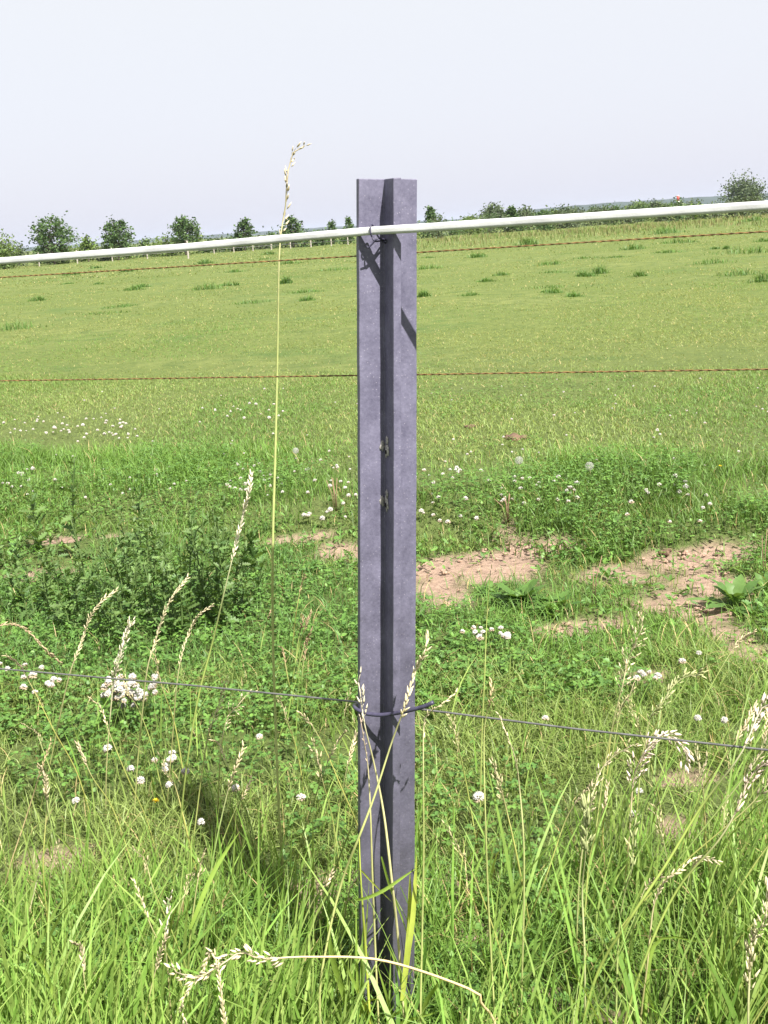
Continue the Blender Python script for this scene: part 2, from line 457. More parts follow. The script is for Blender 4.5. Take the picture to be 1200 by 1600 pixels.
def ground_mat():
    m, n, l, p = mat('pasture_ground')
    a = n.new('ShaderNodeAttribute'); a.attribute_name = 'tint'
    sep = n.new('ShaderNodeSeparateColor'); l.new(a.outputs['Color'], sep.inputs[0])
    pos = n.new('ShaderNodeNewGeometry')
    def noise(sc, det=4, ro=.6):
        k = n.new('ShaderNodeTexNoise'); k.inputs['Scale'].default_value = sc; k.inputs['Detail'].default_value = det; k.inputs['Roughness'].default_value = ro
        l.new(pos.outputs['Position'], k.inputs['Vector']); return k
    def ramp(k, a_, b_, lo=.3, hi=.7):
        r = n.new('ShaderNodeValToRGB'); r.color_ramp.elements[0].position = lo; r.color_ramp.elements[1].position = hi
        r.color_ramp.elements[0].color = (*a_, 1); r.color_ramp.elements[1].color = (*b_, 1)
        l.new(k.outputs['Fac'], r.inputs[0]); return r
    def mixn(f, a_, b_):
        x = n.new('ShaderNodeMixRGB'); l.new(f, x.inputs[0]); l.new(a_, x.inputs[1]); l.new(b_, x.inputs[2]); return x
    thatch = ramp(noise(45, 6), (.045, .060, .020), (.115, .150, .048))
    lawn1 = ramp(noise(14, 8, .75), (.038, .066, .018), (.150, .178, .052))
    big = noise(.16, 5)
    lawn2 = ramp(noise(3, 6), (.050, .082, .024), (.165, .185, .062))
    bigr = n.new('ShaderNodeMapRange'); bigr.inputs['From Min'].default_value = .4; bigr.inputs['From Max'].default_value = .65
    l.new(big.outputs['Fac'], bigr.inputs['Value'])
    lw = mixn(bigr.outputs[0], lawn1.outputs[0], lawn2.outputs[0])
    drk = noise(.55, 8, .72); dr2 = n.new('ShaderNodeMapRange'); dr2.inputs['From Min'].default_value = .54; dr2.inputs['From Max'].default_value = .66; dr2.inputs['To Max'].default_value = .55
    l.new(drk.outputs['Fac'], dr2.inputs['Value'])
    dk = n.new('ShaderNodeRGB'); dk.outputs[0].default_value = (.050, .098, .028, 1)       # ranker, darker clumps
    lw = mixn(dr2.outputs[0], lw.outputs[0], dk.outputs[0])
    so = ramp(noise(30, 8, .7), (.175, .120, .092), (.36, .26, .20))
    g1 = mixn(sep.outputs[1], thatch.outputs[0], lw.outputs[0])
    g2 = mixn(sep.outputs[0], g1.outputs[0], so.outputs[0])
    l.new(g2.outputs[0], p.inputs['Base Color'])
    p.inputs['Roughness'].default_value = .95; p.inputs['Specular IOR Level'].default_value = .1
    bp = n.new('ShaderNodeBump'); bp.inputs['Strength'].default_value = .9; bp.inputs['Distance'].default_value = .02
    l.new(noise(35, 8, .7).outputs['Fac'], bp.inputs['Height']); l.new(bp.outputs[0], p.inputs['Normal'])
    return m
tag(mb.build('ground', ground_mat(), smooth=True), 'pasture ground with patches of bare reddish soil', 'ground', kind='structure')

# ------------------------------------------------------------------ grass (nobody could count it)
def halfw(y): return y * .333 * 1.28 + .55
def area_pts(n, y0, y1):
    """n points spread evenly over the wedge between two distances"""
    out = []
    while sum(map(len, out)) < n:
        k = int(n * 1.6) + 50
        y = np.sqrt(rng.uniform(y0 ** 2, y1 ** 2, k)) if y0 > 3 else rng.uniform(y0, y1, k)
        W = halfw(y1); x = rng.uniform(-W, W, k)
        m = np.abs(x) < halfw(y)
        if y0 > 3: x = rng.uniform(-1, 1, k) * halfw(y); m = np.ones(k, bool)
        out.append(np.stack([x[m], y[m]], 1))
    return np.concatenate(out)[:n]
def with_z(p): return np.concatenate([p, height(p[:, 0], p[:, 1])[:, None]], 1)
POSTXY = G(605, 1600)

def grass_layer(mb, n, y0, y1, h0, h1, w0, w1, bend0, bend1, pal, segs=3, straw=.03, soilcut=1.0, clump=1.2, lean=None, seed=0, skew=0):
    p = area_pts(n, y0, y1); yr = p[:, 1].copy(); p[:, 1] -= skew * p[:, 0]
    s = soil(p[:, 0], p[:, 1]) if y0 < 7 else np.zeros(len(p))
    keep = rng.random(len(p)) > s * soilcut
    cl = fbm(p[:, 0] * clump, p[:, 1] * clump, 3, 70 + seed)
    keep &= rng.random(len(p)) < np.clip(.25 + (cl - .3) * 2.4, .12, 1)
    keep &= rng.random(len(p)) < sst(y0 * .999, y0 + .14 * (y1 - y0) + .05 * y0, yr) * sst(y1 * 1.001, y1 - .10 * y1, yr) if y0 > 2 else True
    p = p[keep]; cl = cl[keep]; n = len(p)
    b = with_z(p)
    f = rng.random(n)
    f2 = np.clip(fbm(p[:, 0] * .9, p[:, 1] * .45, 4, 90 + seed) * 3.4 - 1.2 + rng.normal(0, .22, n), 0, 1)
    col = mixc(pal[0], pal[1], f2)
    col = col * rng.uniform(.7, 1.3, n)[:, None]
    st = rng.random(n) < straw
    col[st] = STRAW * rng.uniform(.6, 1.1, st.sum())[:, None]
    h = (h0 + (h1 - h0) * rng.random(n) ** 1.5) * (.55 + .9 * cl)
    w = rng.uniform(w0, w1, n)
    az = rng.uniform(0, 2 * math.pi, n)
    if lean is not None:
        m = rng.random(n) < lean[1]; az[m] = lean[0] + rng.normal(0, .7, m.sum())
    bd = rng.uniform(bend0, bend1, n) ** 1.0
    blades(mb, b, h, w, az, bd, col, segs=segs)

mb = MB()   # shaggy sward round the post
grass_layer(mb, 34000, 1.15, 2.2, .05, .15, .0022, .0048, .15, 1.1, (G_FRESH * 1.1, G_YEL * 1.05), 3, .05, .92, 2.6, seed=1)
grass_layer(mb, 52000, 1.95, 3.4, .03, .10, .0018, .0040, .2, 1.5, (G_FRESH * 1.08, G_YEL * 1.02), 3, .05, .95, 3.2, seed=9)
grass_layer(mb, 56000, 2.8, 5.0, .03, .10, .002, .0042, .2, 1.3, (G_DARK * 1.6, G_FRESH * 1.12), 3, .06, .95, 2.0, seed=2, skew=.4)
grass_layer(mb, 38000, 4.2, 5.7, .02, .07, .0022, .0045, .2, 1.4, (G_FRESH, G_YEL), 2, .08, .97, 2.0, seed=3, skew=.4)
tag(mb.build('meadow_grass', M_LEAF), 'shaggy green meadow grass growing between the post and the bare soil', 'grass', kind='stuff')
mb = MB()   # lush fringe along the turf edge
grass_layer(mb, 78000, 4.55, 6.6, .05, .14, .0025, .0052, .2, 1.1, (G_FRESH * .75, G_FRESH * 1.1), 3, .03, .9, 1.6, seed=4, skew=.4)
tag(mb.build('fringe_grass', M_LEAF), 'lush darker green grass fringe along the edge of the grazed turf', 'grass', kind='stuff')
mb = MB()   # grazed turf
F2 = np.array((.205, .242, .074))
grass_layer(mb, 150000, 5.6, 10.5, .014, .038, .0026, .0048, .4, 1.6, (G_FRESH * 1.0, G_YEL * 1.12), 2, .07, 0, .8, seed=5, skew=.4)
grass_layer(mb, 125000, 8.2, 20, .012, .032, .004, .008, .4, 1.6, (G_FRESH * .95, F2), 1, .10, 0, .7, seed=6)
grass_layer(mb, 85000, 15, 50, .018, .042, .009, .018, .2, 1.2, (np.array((.105, .165, .036)), F2 * 1.04), 1, .13, 0, .5, seed=7)
grass_layer(mb, 60000, 38, 108, .03, .07, .03, .06, .2, 1.2, (np.array((.090, .150, .034)), F2 * .95), 1, .12, 0, .25, seed=8)
tag(mb.build('pasture_grass', M_LEAF), 'short grazed yellow green pasture grass stretching to the far hedge', 'grass', kind='stuff')

mb = MB()   # tall grass in front of and around the post
def tall(n, y0, y1, h0, h1, w0, w1, x0=None, x1=None, lean=(.3, .35), pal=(G_FRESH * 1.4, G_YEL * 1.35), b0=.05, b1=.6, segs=5):
    p = area_pts(n * 2, y0, y1)
    if x0 is not None: p = p[(p[:, 0] > x0) & (p[:, 0] < x1)]
    cl = fbm(p[:, 0] * 3, p[:, 1] * 3, 2, 33)
    k = (rng.random(len(p)) < np.clip(cl * 2.2 - .35, .1, 1)) & (rng.random(len(p)) > .75 * soil(p[:, 0], p[:, 1]))
    dp = np.hypot(p[:, 0] - POSTXY.x, p[:, 1] - POSTXY.y); k &= dp > .065
    k &= ~((np.abs(p[:, 0] - POSTXY.x * .8) < .055) & (p[:, 1] < POSTXY.y) & (rng.random(len(p)) < .72))
    p = p[k][:n]; m = len(p)
    f = np.clip(rng.normal(.45, .35, m), 0, 1)
    col = mixc(pal[0], pal[1], f) * rng.uniform(.75, 1.2, m)[:, None]
    az = rng.uniform(0, 2 * math.pi, m); q = rng.random(m) < lean[1]; az[q] = lean[0] + rng.normal(0, .5, q.sum())
    blades(mb, with_z(p), rng.uniform(h0, h1, m), rng.uniform(w0, w1, m), az, rng.uniform(b0, b1, m) , col, segs=segs, twist=1.5, lean0=.12)
tall(4600, 1.15, 1.75, .16, .34, .0035, .0078, b0=.0, b1=.42)
tall(1700, 1.7, 2.25, .12, .25, .0032, .0070, b0=.0, b1=.42)
tall(380, 2.2, 3.0, .10, .22, .0025, .0055, b0=.0, b1=.45)
tall(300, 1.2, 1.9, .26, .44, .006, .010, b0=.1, b1=.7)
tall(800, 1.2, 2.2, .28, .52, .0028, .0058, .30, 1.4, (.15, .85), b0=.15, b1=.5)
tag(mb.build('tall_grass', M_LEAF), 'tall light green grass blades along the bottom of the fence', 'grass', kind='stuff')

mb = MB()   # clover leaves and small weeds
def clover(n, y0, y1, s0, s1, h0, h1, thr, pal=(G_DARK * 1.3, G_FRESH), seed=0, skew=0):
    p = area_pts(n, y0, y1); p[:, 1] -= skew * p[:, 0]
    c = fbm(p[:, 0] * 1.7, p[:, 1] * 1.7, 3, 120 + seed)
    k = (c > thr) & (rng.random(len(p)) > .9 * soil(p[:, 0], p[:, 1]))
    p = p[k]; m = len(p); b = with_z(p); hh = rng.uniform(h0, h1, m); b[:, 2] += hh
    col = mixc(pal[0], pal[1], rng.random(m)) * rng.uniform(.8, 1.25, m)[:, None]
    sz = rng.uniform(s0, s1, m); a0 = rng.uniform(0, 6.28, m); tilt = rng.normal(0, .3, m)
    for k3 in range(3):
        az = a0 + k3 * 2.094 + rng.normal(0, .12, m)
        scatter(mb, *ROUND, b, rotmats(m, .93, tilt + rng.normal(-.05, .25, m), az), sz, col)
    b2 = b.copy(); b2[:, 2] -= hh
    blades(mb, b2, hh, np.full(m, .0014), rng.uniform(0, 6.28, m), np.full(m, .1), col * 1.1, segs=1)
PC = (G_DARK * 1.35, G_FRESH * 1.1)
clover(9000, 1.7, 3.2, .007, .013, .03, .10, .50, PC, seed=1)
clover(15000, 3.0, 4.8, .008, .014, .02, .08, .47, PC, seed=2)
clover(15000, 4.8, 6.3, .008, .014, .04, .11, .48, PC, seed=3, skew=.4)
clover(5000, 6.3, 9.0, .009, .014, .02, .04, .60, PC, seed=4)
tag(mb.build('clover_foliage', M_LEAF), 'low clover leaves covering the ground between the grass', 'clover', kind='stuff')

mb = MB()   # low broad-leaved weeds creeping over the bare soil
p = area_pts(17000, 3.0, 5.5)
k = rng.random(len(p)) < np.clip(fbm(p[:, 0] * 2.4, p[:, 1] * 2.4, 3, 200) * 3.2 - 1.35, .05, 1) * (1 - .6 * soil(p[:, 0], p[:, 1]))
p = p[k]; m = len(p); b = with_z(p); b[:, 2] += rng.uniform(.004, .05, m)
col = mixc(G_DARK * 1.6, G_FRESH * 1.1, rng.random(m)) * rng.uniform(.8, 1.35, m)[:, None]
scatter(mb, *LEAF, b, rotmats(m, .75, rng.normal(.25, .4, m)), rng.uniform(.010, .030, m), col)
scatter(mb, *LOBED, b, rotmats(m, .8, rng.normal(.3, .35, m)), rng.uniform(.014, .04, m), col * .95)
tag(mb.build('ground_weeds', M_LEAF), 'low leafy weeds creeping over the bare reddish soil', 'weeds', kind='stuff')

mb = MB()   # pale dry grass at the far end of the field, right-hand part
n = 26000
y = rng.uniform(58, 92, n); x = rng.uniform(-.02, .52, n) * y + rng.normal(0, 1.2, n)
k = rng.random(n) < np.clip(fbm(x * .12, y * .12, 3, 300) * 3 - 1.0, 0, 1) * sst(0, .10, x / y) * (.35 + .65 * sst(66, 88, y))
b = with_z(np.stack([x[k], y[k]], 1)); m = len(b)
blades(mb, b, rng.uniform(.10, .42, m), rng.uniform(.02, .05, m), rng.uniform(0, 6.28, m), rng.uniform(.1, .6, m),
       mixc(STRAW * .5, G_FRESH * .9, rng.random(m)) * rng.uniform(.75, 1.15, m)[:, None], segs=2)
tag(mb.build('dry_grass', M_STRAW), 'pale dry grass belt at the far edge of the pasture', 'grass', kind='stuff')

# ------------------------------------------------------------------ the post
ALPHA = R(19.0)
YP = 1.80
pu = Vector((math.sin(ROLL), 0, math.cos(ROLL)))               # post axis (it leans a little)
pxv = Vector((math.cos(ROLL), 0, -math.sin(ROLL)))
pA = pxv * math.cos(ALPHA) + Vector((0, 1, 0)) * math.sin(ALPHA)  # towards the right arm
pB = pxv * math.sin(ALPHA) - Vector((0, 1, 0)) * math.cos(ALPHA)  # towards the front arm
LA, TH = .0478, .0128
top_c = AT(605, 279.5, YP)
base_len = (top_c.z + .02) / pu.z
base_c = top_c - pu * base_len
post = thing('fence_post', 'purple grey plastic fence post with cross shaped section standing in the grass', 'fence post', base_c)
post.matrix_world = Matrix((pA, -pB, pu)).transposed().to_4x4()
post.matrix_world.translation = base_c
mw = Matrix((pA, -pB, pu)).transposed().to_4x4(); mw.translation = base_c
post.matrix_world = mw
def post_local(v): return mw.inverted() @ v
h = TH / 2
prof = [(-LA, -h), (-h, -h), (-h, -LA), (h, -LA), (h, -h), (LA, -h), (LA, h), (h, h), (h, LA), (-h, LA), (-h, h), (-LA, h)]
bm = bmesh.new()
lv = [bm.verts.new((x, y, -.35)) for x, y in prof]
f = bm.faces.new(lv)
r_ = bmesh.ops.extrude_face_region(bm, geom=[f])
tv = [v for v in r_['geom'] if isinstance(v, bmesh.types.BMVert)]
for v in tv: v.co.z = base_len + .0012 * math.sin(v.co.x * 60) 
bmesh.ops.recalc_face_normals(bm, faces=bm.faces)
bm.verts.ensure_lookup_table()
ed = [e for e in bm.edges if e.calc_face_angle(0) > .5]
bmesh.ops.bevel(bm, geom=ed, offset=.0012, segments=2, affect='EDGES', profile=.5)
# slice along the height so the edges can wander slightly, as extruded recycled plastic does
for i in range(1, 40):
    g = bm.verts[:] + bm.edges[:] + bm.faces[:]
    bmesh.ops.bisect_plane(bm, geom=g, plane_co=(0, 0, -.3 + i * (base_len + .28) / 40), plane_no=(0, 0, 1))
for v in bm.verts:
    z = v.co.z
    v.co.x += .0006 * math.sin(z * 7 + 1) + .00025 * math.sin(z * 41 + v.co.y * 90)
    v.co.y += .0006 * math.sin(z * 5 + 2) + .00025 * math.sin(z * 37 + v.co.x * 90)
me = bpy.data.meshes.new('body'); bm.to_mesh(me); bm.free()
me.materials.append(M_POST)
body = bpy.data.objects.new('body', me); COL.objects.link(body); body.parent = post

# two nail holes with scuffed, torn plastic in the inner corner
def ragged(mb, c, u, v, r0, seed, n=14, thick=.0012, nrm=None, elong=1.0):
    rr = np.random.default_rng(seed)
    a = np.linspace(0, 2 * math.pi, n, endpoint=False)
    q = r0 * rr.uniform(.55, 1.25, n)
    c = np.array(c); u = np.array(u); v = np.array(v); nn = np.cross(u, v) if nrm is None else np.array(nrm)
    ring = c + np.outer(np.cos(a) * q, u) + np.outer(np.sin(a) * q * elong, v)
    ring2 = c + (np.outer(np.cos(a) * q, u) + np.outer(np.sin(a) * q * elong, v)) * .8 + nn * thick * rr.uniform(.6, 1.6, n)[:, None]
    V = np.concatenate([ring, ring2, [c + nn * thick * .8]])
    F = []
    for i in range(n):
        j = (i + 1) % n
        F += [(i, j, n + j), (i, n + j, n + i), (n + i, n + j, 2 * n)]
    mb.add(V, F, (1, 1, 1))
for k, py in enumerate((700, 783)):
    zc = post_local(AT(600, py, YP)).z
    # front arm's left flank is the plane x = -h ; its root is at y = -h
    mb = MB(); ragged(mb, (-h - .0002, -h - .011, zc), (0, -1, 0), (0, 0, 1), .0085, 5 + k, nrm=(-1, 0, 0), elong=1.5)
    ragged(mb, (-h - .0002, -h - .013, zc + .017), (0, -1, 0), (0, 0, 1), .0045, 15 + k, nrm=(-1, 0, 0), elong=1.6)
    ragged(mb, (-h - .004, -h - .0002, zc + .004), (-1, 0, 0), (0, 0, 1), .004, 9 + k, nrm=(0, -1, 0), elong=2.4)
    sc_ = mb.build('torn_plastic', M_SCUFF, post)
    mb = MB(); ragged(mb, (-h - .0018, -h - .012, zc - .002), (0, -1, 0), (0, 0, 1), .0035, 25 + k, nrm=(-1, 0, 0))  # solid near-black disc: the hole's inner shade is put into its colour
    mb.build('nail_hole', M_HOLE, sc_)

# ------------------------------------------------------------------ fence lines
FA = R(26.0)
fd = Vector((math.cos(FA), -math.sin(FA), 0)); fn = Vector((-math.sin(FA), -math.cos(FA), 0))
def FP(px, py, off):                              # photo pixel -> point on the fence plane, off metres in front of the post's axis
    z = AT(px, py, YP).z
    ax = base_c + pu * ((z - base_c.z) / pu.z)
    d = ray(px, py); o = Vector((0, 0, CAMH))
    t = (ax + fn * off - o).dot(fn) / d.dot(fn)
    return o + d * t
CON = (LA + h) / math.sqrt(2)
def fence_line(pl, pr, off, extl=3.5, extr=2.6, sag=0.0, mid=()):
    A, B = FP(*pl, off), FP(*pr, off)
    ms = [FP(*m_, off) for m_ in mid]
    first = ms[0] if ms else B; last = ms[-1] if ms else A
    L = A + (A - first).normalized() * extl; Rr = B + (B - last).normalized() * extr
    return [L, A] + ms + [B, Rr]
def dense(pts, step):
    out = []
    for a, b in zip(pts[:-1], pts[1:]):
        n = max(1, int((b - a).length / step))
        out += [a.lerp(b, i / n) for i in range(n)]
    return out + [pts[-1]]

# thick white rope: two lobed cover with a groove along its face
rp = dense(fence_line((0, 408), (1200, 321), CON + .0055, mid=((300, 385.5), (583, 360.5), (653, 356.5), (900, 340.5))), .03)
P = np.array([tuple(p) for p in rp])
T = np.gradient(P, axis=0); T /= np.linalg.norm(T, axis=1)[:, None]
prof_r = []
for i in range(20):
    a = i / 20 * 2 * math.pi
    r0 = 1 - .17 * max(0, math.cos(2 * a)) ** 6
    prof_r.append((math.cos(a) * .0050 * r0, math.sin(a) * .0064))
V = []
for i in range(len(P)):
    z = np.array([0, 0, 1.0]); z = z - T[i] * z.dot(T[i]); z /= np.linalg.norm(z); s_ = np.cross(T[i], z)
    w_ = 1 + .02 * math.sin(i * 1.7) + .015 * math.sin(i * .53)
    V.append([P[i] + s_ * a * w_ + z * b * w_ for a, b in prof_r])
V = np.array(V).reshape(-1, 3); F = []; k = len(prof_r)
for i in range(len(P) - 1):
    for j in range(k):
        a, b = i * k + j, i * k + (j + 1) % k
        F += [(a, b, b + k), (a, b + k, a + k)]
mb = MB(); mb.add(V, F, (1, 1, 1))
tag(mb.build('fence_rope', M_ROPE, smooth=True), 'thick white plastic fence rope stretched across the front of the post', 'fence rope')

def twisted(name, pl, pr, off, label):
    pts = dense(fence_line(pl, pr, off), .0035)
    A = np.array([tuple(p) for p in pts]); Tn = A[-1] - A[0]; Tn /= np.linalg.norm(Tn)
    z = np.array([0, 0, 1.]); z -= Tn * z.dot(Tn); z /= np.linalg.norm(z); s_ = np.cross(Tn, z)
    root = thing(name, label, 'fence wire', Vector(tuple(A.mean(0))), 'orange and brown twisted fence wires')
    for q, m_ in ((0, M_ORANGE), (1, M_BROWN)):
        ph = np.arange(len(A)) * (2 * math.pi * .0035 / .026) + q * math.pi
        C = A + .0007 * (np.cos(ph)[:, None] * z + np.sin(ph)[:, None] * s_)
        mb = MB(); V, F = tube(C, .0009 if q == 0 else .0008, 5); mb.add(V - A.mean(0), F, (1, 1, 1))
        mb.build('strand', m_, root, smooth=True)
twisted('twisted_wire', (0, 433.5), (1200, 361.5), -CON - .004, 'orange brown twisted wire just below the white rope behind the post')
twisted('twisted_wire', (0, 595), (1200, 577), -CON - .004, 'thin orange brown twisted wire a hand below the rope crossing the open pasture')
lw = dense(fence_line((0, 1045), (1200, 1172), -CON - .003, mid=((300, 1071), (605, 1101.5), (900, 1139))), .05)
mb = MB(); V, F = tube(lw, .0017, 8); mb.add(V, F, (1, 1, 1))
tag(mb.build('steel_wire', M_STEEL, smooth=True), 'grey steel wire low on the fence running through the seed heads', 'fence wire')

# wire tie holding the rope
def ring_pts(c, u, v, r1, r2, a0, a1, n):
    return [c + u * (math.cos(a) * r1) + v * (math.sin(a) * r2) for a in np.linspace(a0, a1, n)]
rc = FP(582, 360.5, CON + .0055)
zz = Vector((0, 0, 1)); back = -fn
inner = base_c + pu * ((rc.z - .012 - base_c.z) / pu.z) + pA * (-h - .003) + pB * (h + .004)
pts = [inner + Vector((0, 0, -.004)), rc + zz * -.016 + fn * .002 + fd * .004]
pts += ring_pts(rc + fd * -.0005, fn, zz, .0068, .0091, -1.3, 2.5, 14)
pts += [rc + zz * -.004 + back * .008 + fd * .002, rc + zz * -.013 + back * .012 + fd * .006, inner + Vector((.004, 0, -.010))]
loop2 = [inner + Vector((.003, -.004, -.004)), rc + zz * -.012 + fd * .009 + fn * .001, rc + zz * -.019 + fd * .001 + fn * .004, rc + zz * -.026 - fd * .007 + fn * .006]
wt = thing('wire_tie', 'small dark wire tie looped round the white rope at the post', 'wire tie', rc)
mb = MB(); V, F = tube(resample(pts, 60), .0013, 7); mb.add(V - np.array(rc), F, (1, 1, 1)); mb.build('loop', M_TIE, wt, True)
mb = MB(); V, F = tube(resample(loop2, 24), .0013, 7); mb.add(V - np.array(rc), F, (1, 1, 1)); mb.build('wire_end', M_TIE, wt, True)

# dark cable tie round the post above the lower wire
fo = CON + .0035
tie = [FP(640, 1099, -CON - .004), FP(600, 1098, -CON - .006), FP(575, 1098, -CON - .004), FP(556, 1101, -.015), FP(553.5, 1103, .018),
       FP(557, 1108, fo - .004), FP(572, 1114.5, fo + .002), FP(592, 1117, fo + .002), FP(611, 1115.5, fo + .001), FP(630, 1112, fo + .004), FP(650, 1107.5, fo + .008),
       FP(664, 1103.5, fo + .009), FP(677, 1097.5, fo + .008)]
mb = MB(); V, F = tube(resample(tie, 80), .0033, 9); mb.add(V, F, (1, 1, 1))
tag(mb.build('post_tie', M_TIE, smooth=True), 'dark purple coated wire bent round the post low down', 'wire tie')

# ------------------------------------------------------------------ seed-headed grass stalks, each a thing
def stalk(label, pts, head, kind='rye', scol=None, hcol=None, sr=.0017, leaves=(), group=None, name='grass_stalk', Y=None, den=1.0, sl=.016, hup=1.0):
    """pts: photo pixels from tip to root; head: share of the length that carries seeds"""
    rootp = G(*pts[-1]) if Y is None else None
    Yd = rootp.y if Y is None else Y
    W = [np.array(AT(px, py, Yd)) for px, py in pts]
    if Y is None: W[-1] = np.array(rootp)
    else: W.append(np.array((W[-1][0], Yd, float(height(W[-1][0], Yd)) - .005)))
    for i, w_ in enumerate(W[:-1]): w_[1] += .012 * math.sin(i * 2.1 + pts[0][0])
    C = resample(W, 44)
    scol = np.array((.25, .30, .08) if scol is None else scol); hcol = np.array((.55, .47, .28) if hcol is None else hcol)
    root = thing(name, label, 'grass stalk', Vector(tuple(C[-1])), group)
    o = C[-1].copy()
    t = np.linspace(0, 1, 44)
    hc = mixc(hcol * .8, scol, sst(.0, min(.9, head * 2.2), t))
    mb = MB(); V, F = tube(C, sr * (.45 + .55 * sst(0, .5, t)), 5); mb.add(V - o, F, np.repeat(hc, 5, 0))
    mb.build('stem', M_STRAW, root, True)
    if head > 0:
        mb = MB(); HN = max(3, int(44 * head)); Hc = resample(C[:HN + 1], 60)
        L = np.linalg.norm(np.diff(Hc, axis=0), axis=1).sum()
        if kind == 'rye':
            m = int(max(6, L / .0052 * den)); sl *= .85; ii = np.linspace(0, 59, m).astype(int); p = Hc[ii]
            tg = np.gradient(Hc, axis=0)[ii] * -1; tg /= np.linalg.norm(tg, axis=1)[:, None]
            side = np.where(np.arange(m) % 2 == 0, 1., -1.)[:, None]
            sd = np.cross(tg, np.array([.2, 1., .1])); sd /= np.linalg.norm(sd, axis=1)[:, None]
            x = tg + sd * side * rng.uniform(.18, .42, (m, 1)) + rng.normal(0, .12, (m, 3)); x /= np.linalg.norm(x, axis=1)[:, None]
            s_ = sl * rng.uniform(.8, 1.2, m)
        else:
            m = int(max(9, L / .006 * den)); sl *= .72; ii = np.linspace(0, 59, m).astype(int); base = Hc[ii]
            tg = np.gradient(Hc, axis=0)[ii] * -1; tg /= np.linalg.norm(tg, axis=1)[:, None]
            dr = rng.normal(0, 1, (m, 3)); dr /= np.linalg.norm(dr, axis=1)[:, None]
            reach = rng.uniform(.4, 1.1, m)[:, None] * (.017 if kind == 'brome' else .008)
            p = base + (tg * .9 + dr * .8) * reach
            for a, b in zip(base, p):
                V, F = tube([a, (a + b) / 2 + (0, 0, .002), b], .0004, 3); mb.add(V - o, F, hcol * .8)
            x = tg * hup + dr * .55 + np.array([0, 0, -.25 if kind == 'brome' else .1]); x /= np.linalg.norm(x, axis=1)[:, None]
            s_ = sl * rng.uniform(.8, 1.25, m)
        yv = np.cross(x, rng.normal(0, 1, (m, 3))); yv /= np.linalg.norm(yv, axis=1)[:, None]
        rot = np.stack([x, yv, np.cross(x, yv)], 2)
        sc3 = np.stack([s_, s_ * 1.25, s_ * 1.25], 1)
        scatter(mb, *SEED, p - o, rot, sc3, hcol[None] * rng.uniform(.75, 1.25, (m, 1)), tvar=[(.85,) * 3] + [(1.,) * 3] * 8 + [(1.15,) * 3])
        mb.build('seed_head', M_STRAW, root)
    for (fr, dx, ln, wd) in leaves:
        i = int(43 * fr); p = C[i]; mb = MB()
        blades(mb, (p - o)[None] - [[0, 0, .0]], np.array([ln]), np.array([wd]), np.array([0. if dx > 0 else math.pi]), np.array([abs(dx)]), (scol * [[.75, 1., .7]]), segs=6, roll=np.array([.9]))
        mb.build('leaf', M_LEAF, root)
    return root
PALE = (.62, .55, .36); GRN = (.34, .38, .17); PINK = (.60, .49, .40); LITE = (.68, .63, .48)
stalk('tallest grass stalk rising above the rope with a nodding seed head against the sky',
      [(476, 229), (462, 232), (453, 250), (449, 285), (446, 320), (441, 350), (437, 400), (433, 560), (430, 700), (427, 850), (426, 1000), (430, 1120), (436, 1250), (444, 1390)], .14, 'oat', (.42, .47, .18), (.60, .52, .36), .0027, sl=.02, den=.65)
stalk('grass stalk with long pale ear leaning right in front of the thistle clump',
      [(393, 744), (388, 775), (377, 815), (366, 862), (352, 920), (330, 1010), (310, 1090), (292, 1200), (276, 1330), (262, 1450)], .19, 'rye', (.27, .34, .09), LITE, .0019, sl=.017)
stalk('bent straw ear drooping right over the thistle clump',
      [(291, 906), (275, 925), (258, 955), (243, 1000), (232, 1040), (224, 1100), (214, 1190), (208, 1300)], .34, 'rye', (.30, .33, .12), PALE)
stalk('thin straw ear hooked to the right below the thistle clump',
      [(330, 947), (312, 958), (297, 985), (285, 1020), (277, 1070), (268, 1160), (260, 1270)], .33, 'rye', (.33, .34, .13), PALE, .0015, sl=.014)
stalk('straw ear arching right at the left above the steel wire',
      [(178, 926), (158, 940), (139, 968), (128, 1000), (114, 1040), (100, 1090), (80, 1180), (62, 1270)], .36, 'rye', (.30, .32, .12), PALE)
stalk('bushy whitish seed head standing over the white flower cluster',
      [(202, 978), (194, 1005), (184, 1040), (176, 1070), (172, 1120), (168, 1200), (165, 1290)], .33, 'oat', (.34, .34, .15), LITE, .0016, sl=.019, den=2.0)
stalk('brownish seed head drooping in from the left edge above the wire',
      [(90, 1036), (72, 1012), (50, 992), (25, 979), (0, 976), (-22, 1000), (-38, 1080), (-45, 1200)], .42, 'rye', (.32, .28, .14), (.45, .35, .22))
stalk('thin brown stalk leaning left near the left edge below the wire',
      [(78, 1162), (68, 1195), (52, 1240), (36, 1290), (18, 1350), (-4, 1430)], .22, 'rye', (.40, .33, .17), (.45, .35, .20), .0014, sl=.011)
stalk('pale stalk crossing the post from upper left to lower right with a small forked ear',
      [(560, 1070), (564, 1092), (570, 1128), (585, 1200), (600, 1275), (612, 1370), (622, 1470), (632, 1600)], .10, 'oat', (.52, .50, .26), LITE, .0021, sl=.016, Y=1.70)
stalk('stalk crossing the post from lower left to upper right with a long pale ear',
      [(669, 995), (662, 1018), (652, 1045), (641, 1075), (632, 1100), (612, 1165), (585, 1245), (560, 1305), (535, 1380), (512, 1470), (500, 1560)], .19, 'rye', (.42, .46, .17), PALE, .0020, Y=1.66)
stalk('stalk standing left of the groove in front of the post with tiny pink florets',
      [(563, 1118), (568, 1150), (575, 1205), (579, 1270), (582, 1370), (586, 1480), (592, 1600)], .14, 'rye', (.46, .46, .20), PINK, .0017, sl=.009, Y=1.72, den=.6)
